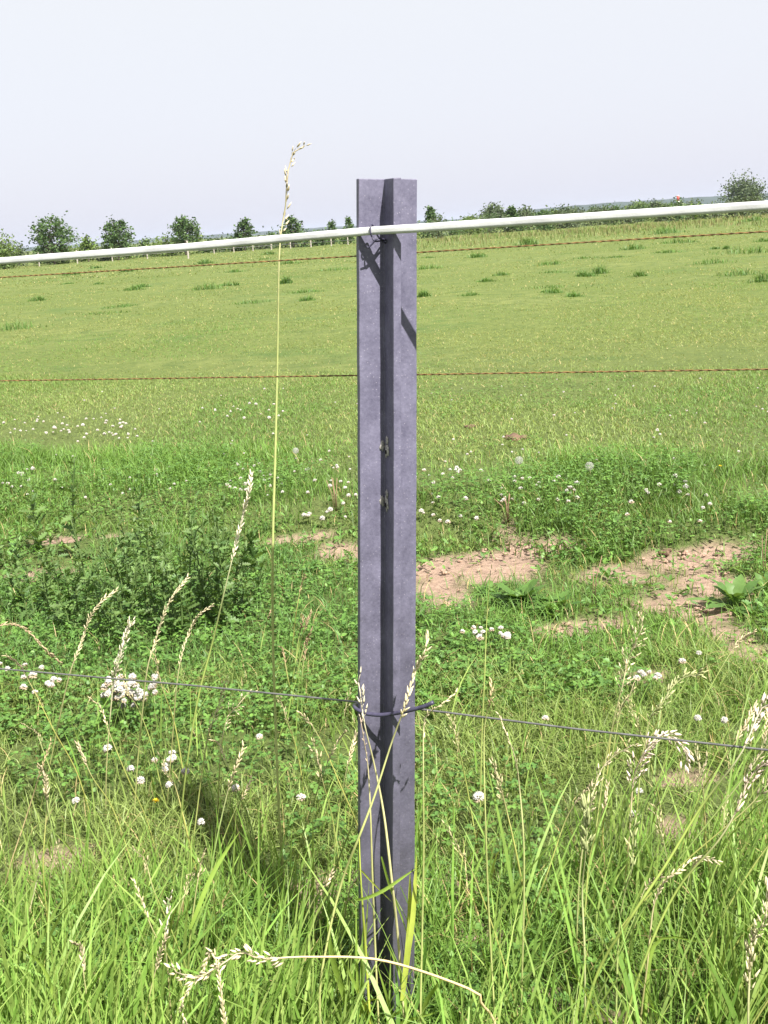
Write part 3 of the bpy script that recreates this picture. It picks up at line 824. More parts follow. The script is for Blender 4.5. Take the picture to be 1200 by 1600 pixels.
stalk('green yellow jointed stalk at the left edge of the post base',
      [(561, 1305), (563, 1350), (567, 1420), (572, 1500), (579, 1600)], 0, 'rye', (.36, .43, .07), sr=.0023, Y=1.68)
stalk('slim upright stalk just right of the post with an ear bent right',
      [(712, 1088), (690, 1096), (672, 1112), (663, 1135), (661, 1200), (662, 1330), (660, 1470), (657, 1600)], .16, 'rye', (.40, .44, .16), PALE, .0017, sl=.012, Y=1.66, den=.7)
stalk('tall thin stalk with a small brown ear beside the post and above the wire',
      [(769, 1068), (766, 1085), (761, 1115), (757, 1160), (757, 1260), (763, 1400), (770, 1530), (776, 1640)], .085, 'rye', (.42, .46, .17), (.45, .36, .2), .0016, sl=.014, Y=1.66)
stalk('very thin upright line of a stalk without ear rising past the wire',
      [(766, 890), (762, 960), (757, 1050), (752, 1160), (750, 1300)], 0, 'rye', (.36, .42, .13), sr=.0016)
stalk('stalk with its tip bent left hanging below the wire right of the post',
      [(781, 1122), (793, 1150), (805, 1185), (813, 1235), (817, 1310), (818, 1420), (816, 1600)], .2, 'rye', (.40, .44, .17), PALE, .0016, sl=.010, Y=1.7, den=.5)
stalk('stalk with a green brome head low in the grass right of centre',
      [(919, 1262), (915, 1285), (914, 1330), (912, 1400), (912, 1480), (914, 1620)], .20, 'oat', (.40, .43, .2), GRN, .0018, sl=.026, Y=1.62, den=1.7)
stalk('short green head on a stalk left of the leaning stalks',
      [(993, 1288), (990, 1315), (986, 1345), (976, 1400), (968, 1470), (960, 1600)], .2, 'oat', (.33, .40, .14), GRN, .0016, sl=.02, Y=1.66, den=.9)
stalk('tall stalk with a loose yellow panicle right above the steel wire',
      [(1003, 975), (992, 1005), (983, 1035), (972, 1065), (962, 1110), (948, 1190), (930, 1290), (915, 1410)], .25, 'brome', (.36, .40, .14), PALE, .0016, sl=.017, den=1.3)
stalk('nodding green brome panicle pointing right above the steel wire',
      [(1092, 1050), (1070, 1062), (1048, 1078), (1030, 1100), (1018, 1125), (1003, 1190), (990, 1290), (975, 1400)], .30, 'oat', (.33, .38, .13), (.46, .48, .24), .0016, sl=.020, den=1.5)
stalk('drooping cluster of whitish pink seeds hanging over the steel wire at right',
      [(1072, 1180), (1062, 1162), (1040, 1153), (1018, 1160), (1003, 1180), (992, 1225), (982, 1300), (972, 1420)], .46, 'brome', (.42, .36, .15), (.74, .62, .54), .0015, sl=.022, den=1.8)
stalk('straw panicle leaning left under the steel wire at right',
      [(985, 1160), (960, 1185), (940, 1205), (925, 1235), (918, 1290), (905, 1390), (895, 1600)], .30, 'oat', (.36, .40, .15), PALE, .0015, sl=.014, Y=1.9, den=1.2)
stalk('whitish seed head at the right edge on the longest leaning stalk',
      [(1218, 1092), (1196, 1110), (1175, 1138), (1150, 1180), (1100, 1265), (1040, 1350), (985, 1425), (935, 1530), (905, 1640)], .14, 'oat', (.30, .38, .09), (.70, .62, .52), .0023, sl=.020, Y=1.58, den=1.4)
stalk('leaning stalk with pale florets hanging at the right edge below the wire',
      [(1212, 1180), (1180, 1215), (1150, 1262), (1120, 1310), (1060, 1400), (1005, 1500), (970, 1620)], .2, 'oat', (.29, .37, .09), PINK, .0020, sl=.018, Y=1.6, den=1.2)
stalk('feathery pale head at the lower right edge of the grass',
      [(1203, 1395), (1190, 1430), (1178, 1480), (1172, 1530), (1165, 1600)], .42, 'oat', (.36, .40, .16), (.58, .54, .34), .0017, sl=.02, Y=1.5, den=2.2)
stalk('straw ear hooked right low among the leaning stalks',
      [(1118, 1342), (1090, 1347), (1062, 1355), (1040, 1372), (1025, 1420), (1010, 1500), (1000, 1600)], .32, 'rye', (.38, .36, .15), PALE, .0015, sl=.013, Y=1.62)
stalk('fallen straw stalk lying across the post base with its seed head at left',
      [(272, 1527), (310, 1521), (345, 1506), (375, 1496), (410, 1492), (480, 1493), (600, 1509), (735, 1540), (752, 1566), (778, 1625)], .26, 'oat', (.62, .50, .27), (.66, .58, .40), .0019, sl=.018, Y=1.52, den=1.5)
stalk('straw seed head hanging down under the fallen stalk at lower left',
      [(290, 1610), (284, 1580), (291, 1548), (312, 1530), (340, 1508)], .6, 'rye', (.60, .5, .28), PALE, .0014, sl=.015, Y=1.51)
stalk('small whitish ear in the low grass left of the fallen stalk',
      [(264, 1405), (262, 1430), (260, 1460), (262, 1520), (266, 1600)], .22, 'oat', (.40, .38, .17), LITE, .0014, sl=.018, Y=1.7)
stalk('pale ear standing low at the left between bare spots',
      [(62, 1355), (54, 1385), (46, 1430), (40, 1500)], .25, 'rye', (.40, .38, .2), LITE, .0014, sl=.012)
stalk('ear with short brown spikelets under the steel wire left of the tallest stalk',
      [(352, 1065), (342, 1100), (328, 1140), (322, 1165), (312, 1230), (300, 1330)], .32, 'oat', (.33, .37, .12), PALE, .0015, sl=.014, den=1.3)
stalk('forked straw panicle spreading right under the steel wire left of the post',
      [(386, 1085), (372, 1100), (358, 1118), (350, 1140), (345, 1180), (340, 1280)], .36, 'brome', (.36, .38, .14), PALE, .0013, sl=.013)
# slender seedless and thin-eared stalks of the sheaf that leans at the right, and loose ones elsewhere
def fill(n, x0, x1, y0, y1, ln, lean, label, group, hcol, hd=.2, kind='oat'):
    for i in range(n):
        bx, Yd = random.uniform(x0, x1), random.uniform(y0, y1)
        L = random.uniform(*ln); a = random.uniform(*lean); c = random.uniform(.05, .25)
        P = [np.array((bx + math.sin(a) * L * s + c * L * s * s * (1 if a > 0 else -1) * .5, Yd, float(height(bx, Yd)) + L * s * math.cos(a) * (1 - .12 * s * s))) for s in (1, .9, .75, .5, .25, 0)]
        P[-1][2] -= .004
        pts = []
        for p in P:
            d = Vector(tuple(p)) - Vector((0, 0, CAMH)); z = d.dot(cF)
            pts.append((600 + FPX * d.dot(cR) / z, PPY - FPX * d.dot(cU) / z))
        hc = np.array(hcol) * random.uniform(.8, 1.15)
        stalk(label, pts, hd * random.uniform(.7, 1.2), kind, (.28 + random.uniform(-.04, .08), .36, .10), hc, random.uniform(.0012, .0018), group=group, Y=Yd, sl=random.uniform(.011, .018), den=random.uniform(.8, 1.4))
fill(20, .26, .62, 1.35, 1.95, (.40, .68), (.3, .75), 'slender green stalk in the sheaf leaning right at the lower right', 'slender stalks leaning right', (.40, .36, .22), .22)
fill(10, .12, .6, 1.7, 2.5, (.30, .48), (-.15, .3), 'slim stalk with a sparse ear in the grass right of the post', 'slim stalks right of the post', (.48, .44, .25))
fill(12, -.85, -.12, 1.75, 2.7, (.26, .42), (-.2, .35), 'slim stalk with a sparse ear in the grass left of the post', 'slim stalks left of the post', (.50, .44, .26))
fill(16, -.8, -.08, 1.6, 2.6, (.30, .50), (-.25, .35), 'thin straw coloured stem with a narrow ear in the left grass', 'thin straw stems left of the post', (.58, .50, .32), .18, 'rye')
fill(14, .08, .9, 1.6, 2.6, (.30, .50), (-.1, .5), 'thin straw coloured stem with a narrow ear in the right grass', 'thin straw stems right of the post', (.58, .50, .32), .18, 'rye')
fill(7, -.5, -.2, 3.0, 3.6, (.22, .36), (-.15, .2), 'thin brown dry stalk standing between the thistle clump and the post', 'dry brown stalks by the thistles', (.36, .26, .16), .3, 'rye')

# tuft of broad leaves at the foot of the post
def grass_tuft(label, specs):
    c = np.array(G(605, 1600)); root = thing('grass_tuft', label, 'grass tuft', Vector(tuple(c)))
    for px0, py0, px1, py1, px2, py2, w_, col in specs:
        a, m_, b = [np.array(AT(*q, 1.68)) for q in ((px0, py0), (px1, py1), (px2, py2))]
        C = resample([a, m_, b], 10); mb = MB()
        t = np.linspace(0, 1, 10); ww = w_ * np.clip(.5 + 1.6 * t - 2.05 * t * t, .05, 1)
        tg = np.gradient(C, axis=0); sd = np.cross(tg, np.array([.1, 1, .3])); sd /= np.linalg.norm(sd, axis=1)[:, None]
        C[:, 1] += .02 * np.sin(t * 3 + px0)
        fold = np.cross(sd, tg); fold /= np.linalg.norm(fold, axis=1)[:, None]
        V = np.stack([C - sd * ww[:, None] / 2, C + fold * ww[:, None] * .18, C + sd * ww[:, None] / 2], 1).reshape(-1, 3)
        F = []
        for i in range(9):
            for j in (0, 1):
                q = i * 3 + j; F += [(q, q + 1, q + 4), (q, q + 4, q + 3)]
        mb.add(V - c, F, np.array(col)); mb.build('blade', M_LEAF, root)
YG, LG, DG = (.30, .36, .06), (.22, .33, .06), (.11, .22, .04)
grass_tuft('tuft of broad green blades crossing in front of the post foot', [
    (557, 1397, 600, 1382, 655, 1362, .009, LG), (633, 1500, 645, 1430, 652, 1345, .010, YG), (628, 1560, 640, 1470, 641, 1368, .012, YG),
    (596, 1330, 610, 1390, 640, 1480, .005, LG), (648, 1600, 662, 1520, 668, 1440, .008, DG), (560, 1365, 578, 1385, 612, 1402, .004, YG),
    (640, 1600, 626, 1535, 601, 1478, .006, LG), (612, 1600, 604, 1545, 590, 1500, .006, LG), (575, 1600, 560, 1540, 556, 1400, .005, LG),
    (590, 1615, 560, 1560, 528, 1500, .009, LG), (600, 1610, 640, 1580, 690, 1575, .010, LG), (620, 1615, 622, 1570, 618, 1520, .008, DG),
    (548, 1610, 520, 1500, 512, 1420, .012, LG), (560, 1600, 580, 1570, 606, 1558, .006, YG), (655, 1620, 670, 1560, 700, 1500, .009, LG),
    (580, 1620, 572, 1570, 558, 1530, .007, YG), (605, 1620, 612, 1585, 630, 1560, .009, LG)])
for i, (lab, sp) in enumerate([
    ('broad pale green blade leaning right left of the post', [(300, 1440, 330, 1370, 372, 1310, .009, LG)]),
    ('broad blade arching left at the lower left corner', [(100, 1600, 60, 1520, 0, 1480, .009, LG)]),
    ('broad blade bent over to the right among the leaning stalks', [(1005, 1600, 1030, 1485, 1110, 1480, .009, LG)])]):
    grass_tuft(lab, sp)

# ------------------------------------------------------------------ clover and other flowers
def flower_meshes(r, hl, seed):
    rr = np.random.default_rng(seed)
    mb = MB(); n = 70
    u = rr.uniform(-.55, 1, n); a = rr.uniform(0, 6.283, n); s_ = np.sqrt(1 - u * u)
    d = np.stack([np.cos(a) * s_, np.sin(a) * s_, u], 1)
    y = np.cross(d, rr.normal(0, 1, (n, 3))); y /= np.linalg.norm(y, axis=1)[:, None]
    rot = np.stack([d, y, np.cross(d, y)], 2)
    c = np.array((.62, .60, .56))[None] * rr.uniform(.8, 1.1, (n, 1)); lo = u < -.5 + .22 * (seed % 5); c[lo] = np.array((.46, .38, .27))
    scatter(mb, *SEED, d * r * .25, rot, np.stack([np.full(n, r * .9), np.full(n, r * 1.9), np.full(n, r * 1.9)], 1), c)
    V, F = mb.V, mb.F
    st = MB(); k, f_ = tube([(0, 0, -hl - .02), (.006, .003, -hl * .5), (0, 0, 0)], .0011, 4); st.add(k, f_, (.16, .24, .06))
    return mb, st
FL = []
for i in range(5):
    a, b = flower_meshes(.0115, .11, i)
    ho = a.build('head', M_PETAL); so = b.build('stem', M_LEAF)
    FL.append((ho.data, so.data))
    bpy.data.objects.remove(ho); bpy.data.objects.remove(so)
JOIN = []
for i in range(4):                                  # far heads: too small to show parts
    a, b = flower_meshes(.0115, .05, 30 + i)
    mb = MB(); mb.add(np.concatenate(a.V), np.concatenate(a.F), np.concatenate(a.C)); mb.add(np.concatenate(b.V), np.concatenate(b.F), np.concatenate(b.C))
    o = mb.build('clover_flower', M_PETAL); JOIN.append(o.data); bpy.data.objects.remove(o)
def clover_flower(px, py, label, group, sz=1.0, parts=True):
    p = G(px, py); up = .05 if p.y > 5 else .10
    # the pixel marks the head, so step the root towards the camera by what its height hides
    d = ray(px, py); t = (p.z + up - CAMH) / d.z; q = Vector((d.x * t, d.y * t, 0)); q.z = float(height(q.x, q.y)) + up
    i = random.randrange(1000)
    if parts and q.y < 5:
        root = thing('clover_flower', label, 'clover flower', q, group)
        for nm, me in (('head', FL[i % 5][0]), ('stem', FL[i % 5][1])):
            o = bpy.data.objects.new(nm, me); COL.objects.link(o); o.parent = root
    else:
        root = bpy.data.objects.new('clover_flower', JOIN[i % 4]); COL.objects.link(root); root.location = q; tag(root, label, 'clover flower', group)
    sz *= random.uniform(.55, .95); root.scale = (sz, sz, sz * random.uniform(.75, 1.05)); root.rotation_euler = (random.uniform(-.25, .25), random.uniform(-.25, .25), random.uniform(0, 6))
def patch(n, px, py, rx, ry, label, group, sz=(.8, 1.2)):
    for _ in range(n):
        a, r0 = random.uniform(0, 6.283), math.sqrt(random.random())
        clover_flower(px + rx * r0 * math.cos(a), py + ry * r0 * math.sin(a), label, group, random.uniform(*sz))
patch(35, 160, 668, 77, 18, 'small white clover head in the far patch on the left turf', 'clover heads in the far left patch', (.9, 1.25))
patch(12, 70, 668, 75, 13, 'small white clover head in the far patch on the left turf', 'clover heads in the far left patch')
patch(16, 45, 748, 75, 18, 'white clover head near the left edge beyond the thistles', 'clover heads beyond the thistles')
patch(22, 385, 745, 47, 26, 'white clover head in the patch behind the long pale ear', 'clover heads behind the pale ear')
patch(27, 500, 760, 60, 44, 'white clover head in the fringe just left of the post', 'clover heads left of the post', (.85, 1.2))
patch(27, 700, 755, 65, 54, 'white clover head in the fringe just right of the post', 'clover heads right of the post')
patch(16, 800, 765, 50, 26, 'white clover head below the dandelion clocks', 'clover heads below the dandelion clocks', (.9, 1.3))
patch(10, 885, 760, 31, 19, 'white clover head in the fringe right of the dandelion clocks', 'clover heads right of the dandelion clocks', (.9, 1.3))
patch(16, 1050, 775, 81, 31, 'white clover head in the fringe at the far right', 'clover heads at the far right', (.9, 1.3))
patch(16, 390, 645, 56, 18, 'tiny white clover head on the turf beyond the middle of the left side', 'clover heads on the turf')
patch(60, 300, 690, 375, 91, 'tiny white clover head scattered on the left turf', 'clover heads scattered left', (.6, .9))
patch(60, 930, 660, 362, 78, 'tiny white clover head scattered on the right turf', 'clover heads scattered right', (.6, .9))
patch(13, 765, 987, 45, 11, 'white clover head in the small row between post and dock plant', 'clover heads in front of the dock plant')
patch(13, 50, 1055, 68, 28, 'white clover head at the left edge along the steel wire', 'clover heads along the wire', (.9, 1.2))
patch(10, 250, 1195, 47, 31, 'whitish clover head in the loose group below the bright cluster', 'clover heads below the bright cluster', (.8, 1.1))
patch(6, 1012, 1057, 27, 6, 'white clover head in the short row right above the wire', 'clover heads in the right row', (.9, 1.1))
for px, py, lab in [(368, 1230, 'single round white clover head between thin stalks left of the post'), (118, 1248, 'single pinkish white clover head low at the left'),
                    (168, 1168, 'white clover head under the bright cluster'), (470, 1245, 'white clover head a hand left of the post'), (314, 1283, 'whitish clover head low beside the yellow flower'),
                    (405, 1150, 'white clover head under the wire left of the tallest stalk'), (852, 1122, 'round white clover head close above the wire right of the post'),
                    (1090, 1122, 'left of two white clover heads near the brome panicle'), (1132, 1126, 'right of two white clover heads near the brome panicle'),
                    (1066, 1036, 'white clover head at the edge of the right bare soil'), (1092, 1022, 'white clover head nearest the right bare soil'),
                    (998, 1238, 'white clover head under the drooping pink seeds'), (990, 1276, 'white clover head above the short green head'), (748, 1246, 'white clover head low right of the post')]:
    clover_flower(px, py, lab, None, 1.15)

# bright white flower cluster (several heads on one plant)
c = G(205, 1145); c = Vector((c.x, c.y, float(height(c.x, c.y))))
fl = thing('white_flower_cluster', 'bright white flower cluster right under the steel wire at left', 'flower', c)
sb = MB()
for i in range(54):
    px, py = min(242, max(160, random.gauss(202, 24))), min(1102, max(1058, random.gauss(1078, 12)))
    p = np.array(AT(px, py, c.y + random.uniform(-.04, .05)))
    o = bpy.data.objects.new('head', FL[i % 5][0]); COL.objects.link(o); o.parent = fl
    o.location = Vector(tuple(p)) - c; o.scale = (random.uniform(.6, .95),) * 3; o.rotation_euler = (random.uniform(-.4, .4), random.uniform(-.4, .4), i)
    if i % 2 == 0:
        V, F = tube(resample([p - np.array(c), (p - np.array(c)) * np.array([.6, .6, .5]), (p - np.array(c)) * np.array([.35, .35, 0])], 6), .0012, 4); sb = MB(); sb.add(V, F, (.17, .25, .07)); sb.build('stem', M_LEAF, fl)

def disc_flower(px, py, label, col):
    p = G(px, py); q = p + Vector((0, 0, .0)); root = thing('yellow_flower', label, 'flower', q)
    mb = MB(); n = 16; a = np.arange(n) * 2.399
    scatter(mb, *LEAF, np.tile([[0, 0, .06]], (n, 1)), rotmats(n, 1.0, np.linspace(.1, .9, n), a), np.full(n, .009), np.tile(np.array(col), (n, 1)))
    mb.build('head', M_PETAL, root)
    mb = MB(); V, F = tube([(0, 0, -.01), (.003, 0, .03), (0, 0, .06)], .0011, 4); mb.add(V, F, (.16, .24, .06)); mb.build('stem', M_LEAF, root)
disc_flower(247, 1290, 'small yellow flower in the low grass at left', (.62, .46, .03))
disc_flower(895, 872, 'small yellow flower beside the bare soil behind the dock plant', (.75, .6, .04))
disc_flower(1126, 748, 'tiny yellow flower in the far right turf fringe', (.75, .6, .04))

def dandelion(px, py, label, r=.024):
    d = ray(px, py); p = G(px, py); up = .10; t = (p.z + up - CAMH) / d.z
    q = Vector((d.x * t, d.y * t, 0)); q.z = float(height(q.x, q.y)); root = thing('dandelion_clock', label, 'dandelion', q, 'dandelion clocks')
    n = 95; u = np.linspace(-.98, .98, n); a = np.arange(n) * 2.39996; s_ = np.sqrt(1 - u * u)
    dd = np.stack([np.cos(a) * s_, np.sin(a) * s_, u], 1); mb = MB()
    for v in dd:
        e = np.cross(v, [.3, .5, .8]); e /= np.linalg.norm(e); f_ = np.cross(v, e); c0 = np.array([0, 0, up])
        V = [c0 + v * .002, c0 + v * r + e * .0006, c0 + v * r - e * .0006]; Fs = [(0, 1, 2)]
        for q_ in range(5):
            an = q_ * 1.257; w_ = e * math.cos(an) + f_ * math.sin(an); z_ = np.cross(v, w_)
            b = len(V); V += [c0 + v * r * .93, c0 + v * r * 1.04 + w_ * .0042 + z_ * .0006, c0 + v * r * 1.04 + w_ * .0042 - z_ * .0006]; Fs.append((b, b + 1, b + 2))
        mb.add(V, Fs, (.5, .5, .47))
    mb.build('seed_ball', M_PETAL, root)
    mb = MB(); V, F = tube([(.01, 0, -.01), (.004, 0, .05), (0, 0, up)], .0018, 5); mb.add(V, F, (.30, .30, .15)); mb.build('stem', M_LEAF, root)
dandelion(811, 721, 'left of two dandelion clocks right of the post', .019)
dandelion(921, 729, 'right of two dandelion clocks right of the post', .019)
dandelion(462, 703, 'single dandelion clock left of the post beside the tallest stalk', .016)

# ------------------------------------------------------------------ weeds that stand alone
def leafy_plant(name, label, cat, base, hgt, nst, spread, nleaf, l0, l1, pal, tmpl=LOBED, group=None, up=.35, lay=.6):
    root = thing(name, label, cat, base, group)
    sb, lb = MB(), MB()
    for s in range(nst):
        a = random.uniform(0, 6.283); r0 = spread * math.sqrt(random.random()) if nst > 1 else 0
        hh = hgt * random.uniform(.65, 1.0) if nst > 1 else hgt
        b = np.array((math.cos(a) * r0 * .8, math.sin(a) * r0 * .8, float(height(base.x + math.cos(a) * r0 * .8, base.y + math.sin(a) * r0 * .8)) - base.z - .01))
        tpt = b + np.array((math.cos(a) * r0 * .4 + random.gauss(0, .02), math.sin(a) * r0 * .4, hh))
        C = resample([b, (b + tpt) / 2 + np.array((random.gauss(0, .012), random.gauss(0, .012), 0)), tpt], 10)
        if cat != 'weeds':
            sb = MB(); V, F = tube(C, np.linspace(.004, .0015, 10), 5); sb.add(V, F, np.array(pal[1]) * .9); sb.build('stem', M_LEAF, root, True)
        m = nleaf; f = np.sort(rng.random(m)) ** .8; ii = np.minimum((f * 9).astype(int), 8); fr = (f * 9 - ii)[:, None]
        p = C[ii] * (1 - fr) + C[ii + 1] * fr
        tl = rng.normal(up, .35, m) + (f - .5) * .5
        ln = rng.uniform(l0, l1, m) * (1.1 - lay * f)
        scatter(lb, *tmpl, p, rotmats(m, .82, tl, np.arange(m) * 2.4 + rng.normal(0, .5, m)), ln, mixc(np.array(pal[0]), np.array(pal[1]), rng.random(m)) * rng.uniform(.75, 1.25, m)[:, None])
    lb.build('foliage', M_LEAF, root)
    return root
TH_ = ((.062, .130, .034), (.130, .205, .062))
for i, (px, py, hg, ns, sp) in enumerate([(95, 985, .26, 9, .15), (165, 990, .34, 10, .16), (235, 985, .36, 11, .17), (300, 985, .38, 11, .17), (355, 975, .36, 10, .15), (395, 960, .24, 7, .12),
                                          (130, 930, .30, 8, .16), (225, 925, .30, 9, .16), (330, 925, .30, 9, .16), (40, 950, .22, 8, .15), (20, 890, .20, 7, .16), (255, 1000, .28, 9, .15), (290, 950, .44, 8, .17), (180, 955, .40, 7, .17)]):
    leafy_plant('thistle_plant', 'bushy dark green thistle in the dense clump left of the post', 'thistle', G(px, py), hg * random.uniform(.85, 1.3), max(5, ns - 2), sp * 1.08, 25, .03, .065, TH_, group='thistles of the clump')
for px, py, top, lab in [(125, 872, 712, 'tallest upright thistle stem at the far left above the clump'), (64, 862, 752, 'thin upright thistle at the left edge'), (222, 878, 765, 'upright thistle behind the clump left of centre'),
                         (400, 905, 832, 'short upright thistle at the right end of the clump')]:
    b = G(px, py); hg = (AT(px, top, b.y) - b).z
    leafy_plant('thistle_plant', lab, 'thistle', b, hg, 1, 0, 30, .05, .10, TH_, up=.5)
def dock(px, py, label, n, l0, l1, pal=((.060, .135, .028), (.11, .20, .045))):
    b = G(px, py); root = thing('dock_plant', label, 'dock', b)
    for i in range(n):
        a = i * 2.4 + random.uniform(-.3, .3); L = random.uniform(l0, l1); el = random.uniform(.35, 1.2)
        d = np.array((math.cos(a), math.sin(a), 0)); t = np.linspace(0, 1, 9)
        C = np.outer(t * L * math.cos(el) * (1 + .3 * t), d); C[:, 2] += L * math.sin(el) * (t - .45 * t * t * (1.4 - el * .6))
        sd = np.cross(d, [0, 0, 1.]); w_ = L * .30 * np.array([.06, .1, .42, .78, 1, .95, .74, .4, .03]); wav = .1 * np.sin(t * 17 + i)
        up_ = np.array([0, 0, 1.])
        V = np.stack([C - np.outer(w_ / 2, sd) + np.outer(w_ * (.12 + wav), up_), C, C + np.outer(w_ / 2, sd) + np.outer(w_ * (.12 - wav), up_)], 1).reshape(-1, 3)
        F = []
        for k in range(8):
            for j in (0, 1): q = k * 3 + j; F += [(q, q + 1, q + 4), (q, q + 4, q + 3)]
        mb = MB(); mb.add(V, F, mixc(np.array(pal[0]), np.array(pal[1]), np.array([random.random()]))[0]); mb.build('leaf', M_LEAF, root, True)
dock(815, 948, 'large dock plant with upright broad leaves in front of the bare soil', 30, .08, .15)
dock(870, 958, 'dock plant with flatter broad leaves right of the large one', 18, .07, .12)
dock(768, 930, 'small leafy dock plant at the left of the large one', 14, .05, .09)
dock(1150, 948, 'dock plant with long pale leaves near the right edge', 16, .08, .15, ((.07, .145, .035), (.12, .21, .055)))
dock(950, 905, 'low dock plant between the two patches of bare soil', 12, .05, .08)
dock(1195, 925, 'dock plant cut by the right edge', 12, .07, .12)
dock(480, 895, 'small broad leaved plant at the bare spot left of the post', 12, .05, .10)
dock(540, 1215, 'broad leaved plant low down left of the post', 7, .05, .09)
dock(860, 1185, 'broad leaved plant under the wire right of the post', 7, .05, .09)
for px, py, hg, lab in [(525, 795, .17, 'bundle of dry brown stems in the fringe left of the post'), (793, 805, .15, 'bundle of dry stems in the fringe right of the post'), (925, 940, .16, 'thin dry reddish stem on the bare soil'), (1195, 905, .20, 'dry reddish stem at the right edge')]:
    b = G(px, py); root = thing('dry_stems', lab, 'dry plant', b)
    for k in range(5 if 'bundle' in lab else 2):
        mb = MB(); dx = random.gauss(0, .02); V, F = tube([(dx * .3, 0, -.01), (dx * .6, random.gauss(0, .01), hg * .5), (dx * 1.5, 0, hg * random.uniform(.7, 1.05))], np.array([.0022, .0018, .0012]), 5)
        mb.add(V, F, (.30, .20, .13)); mb.build('stem', M_STRAW, root, True)

# dung, clods
def lump(name, label, cat, px, py, r, m_, n=7, group=None):
    b = G(px, py); bm = bmesh.new()
    for i in range(n):
        q = bmesh.ops.create_icosphere(bm, subdivisions=2, radius=r * random.uniform(.3, .6), matrix=Matrix.Translation((random.gauss(0, r * .5), random.gauss(0, r * .35), r * random.uniform(.05, .3))))
        for v in q['verts']:
            k = 1 + .35 * (float(vn(v.co.x * 300 / (r * 30) + i, v.co.y * 10 / r + v.co.z * 6 / r, i)) - .5); v.co *= 1; v.co.x *= k; v.co.z *= .8 * k
    me = bpy.data.meshes.new(name); bm.to_mesh(me); bm.free(); me.materials.append(m_)
    o = bpy.data.objects.new(name, me); COL.objects.link(o); o.location = b + Vector((0, 0, .0)); tag(o, label, cat, group); return o
lump('dung_heap', 'brown dung heap on the turf right of the post', 'dung', 799, 686, .06, M_DUNG, 9)
lump('dung_heap', 'small brown dung spot close right of the post on the turf', 'dung', 738, 668, .035, M_DUNG, 5)
lump('soil_clod', 'dark clod standing on the right bare soil', 'clod', 1041, 866, .035, M_DUNG, 4)
for i in range(120):
    s = SOIL[random.choice([0, 0, 0, 1, 1, 2, 3, 3, 3, 4, 4, 5, 6, 7, 11])]
    x, y = s[0] + random.gauss(0, s[2] * .45), s[1] + random.gauss(0, s[3] * .45)
    d = Vector((x, y, 0)) - Vector((0, 0, CAMH)); z = d.dot(cF)
    lump('soil_clod', 'small reddish clod lying on the bare soil', 'clod', 600 + FPX * d.dot(cR) / z, PPY - FPX * d.dot(cU) / z, random.uniform(.004, .015), M_CLOD, 3, 'clods on the bare soil')

# weed clumps out on the pasture
for px, py, w_, hg in [(325, 452, 1.3, .28), (360, 446, .9, .18), (210, 453, .8, .22), (447, 443, .5, .35), (420, 398, 1.2, .35), (452, 412, 1.4, .22), (320, 412, 1.3, .4), (525, 422, 2.2, .18), (745, 402, 1.0, .3), (760, 440, .5, .15),
                       (865, 458, .5, .16), (937, 428, .5, .32), (910, 432, .4, .2), (1000, 432, .4, .2), (825, 384, 1.6, .6), (1060, 380, 2.0, .3), (1165, 396, 2.4, .35), (990, 390, 1.4, .3), (1110, 412, 1.5, .2), (735, 462, .6, .12),
                       (560, 378, 2.2, .9), (200, 425, 1.0, .3), (110, 430, 1.4, .3), (60, 470, .8, .2), (640, 420, 1.6, .2), (1180, 345, 2.5, .5), (1040, 365, 2.4, .6), (480, 470, .5, .15), (1155, 430, 1.2, .2), (1195, 440, .8, .3)] + [(random.uniform(-20, 1220), 0, random.uniform(.3, 1.6), random.uniform(.06, .22)) for _ in range(30)]:
    if py == 0: py = 354 - .068 * (px - 600) + random.uniform(28, 130)
    if 556 < px < 655: px = 540 if px < 605 else 670
    b = G(px, py); k = max(1, b.y / 20); n = 150
    root = thing('weed_clump', 'rank green tuft of weeds and long grass out on the pasture', 'weeds', b, 'rank tufts on the pasture')
    q = np.clip(rng.normal(0, .36, (n, 2)), -1, 1) * w_ * .55; q[:, 1] *= .6
    base = np.stack([q[:, 0], q[:, 1], height(b.x + q[:, 0], b.y + q[:, 1]) - b.z - .01], 1); mb = MB()
    hh = hg * rng.uniform(.35, 1.0, n) * np.clip(1.15 - np.abs(q[:, 0]) / (w_ * .5), .25, 1)
    blades(mb, base, hh, rng.uniform(.007, .016, n) * k, rng.uniform(0, 6.28, n), rng.uniform(.2, 1.0, n), mixc(G_DARK * 1.25, G_FRESH * .95, rng.random(n)) * rng.uniform(.8, 1.2, n)[:, None], segs=2)
    mb.build('foliage', M_LEAF, root)

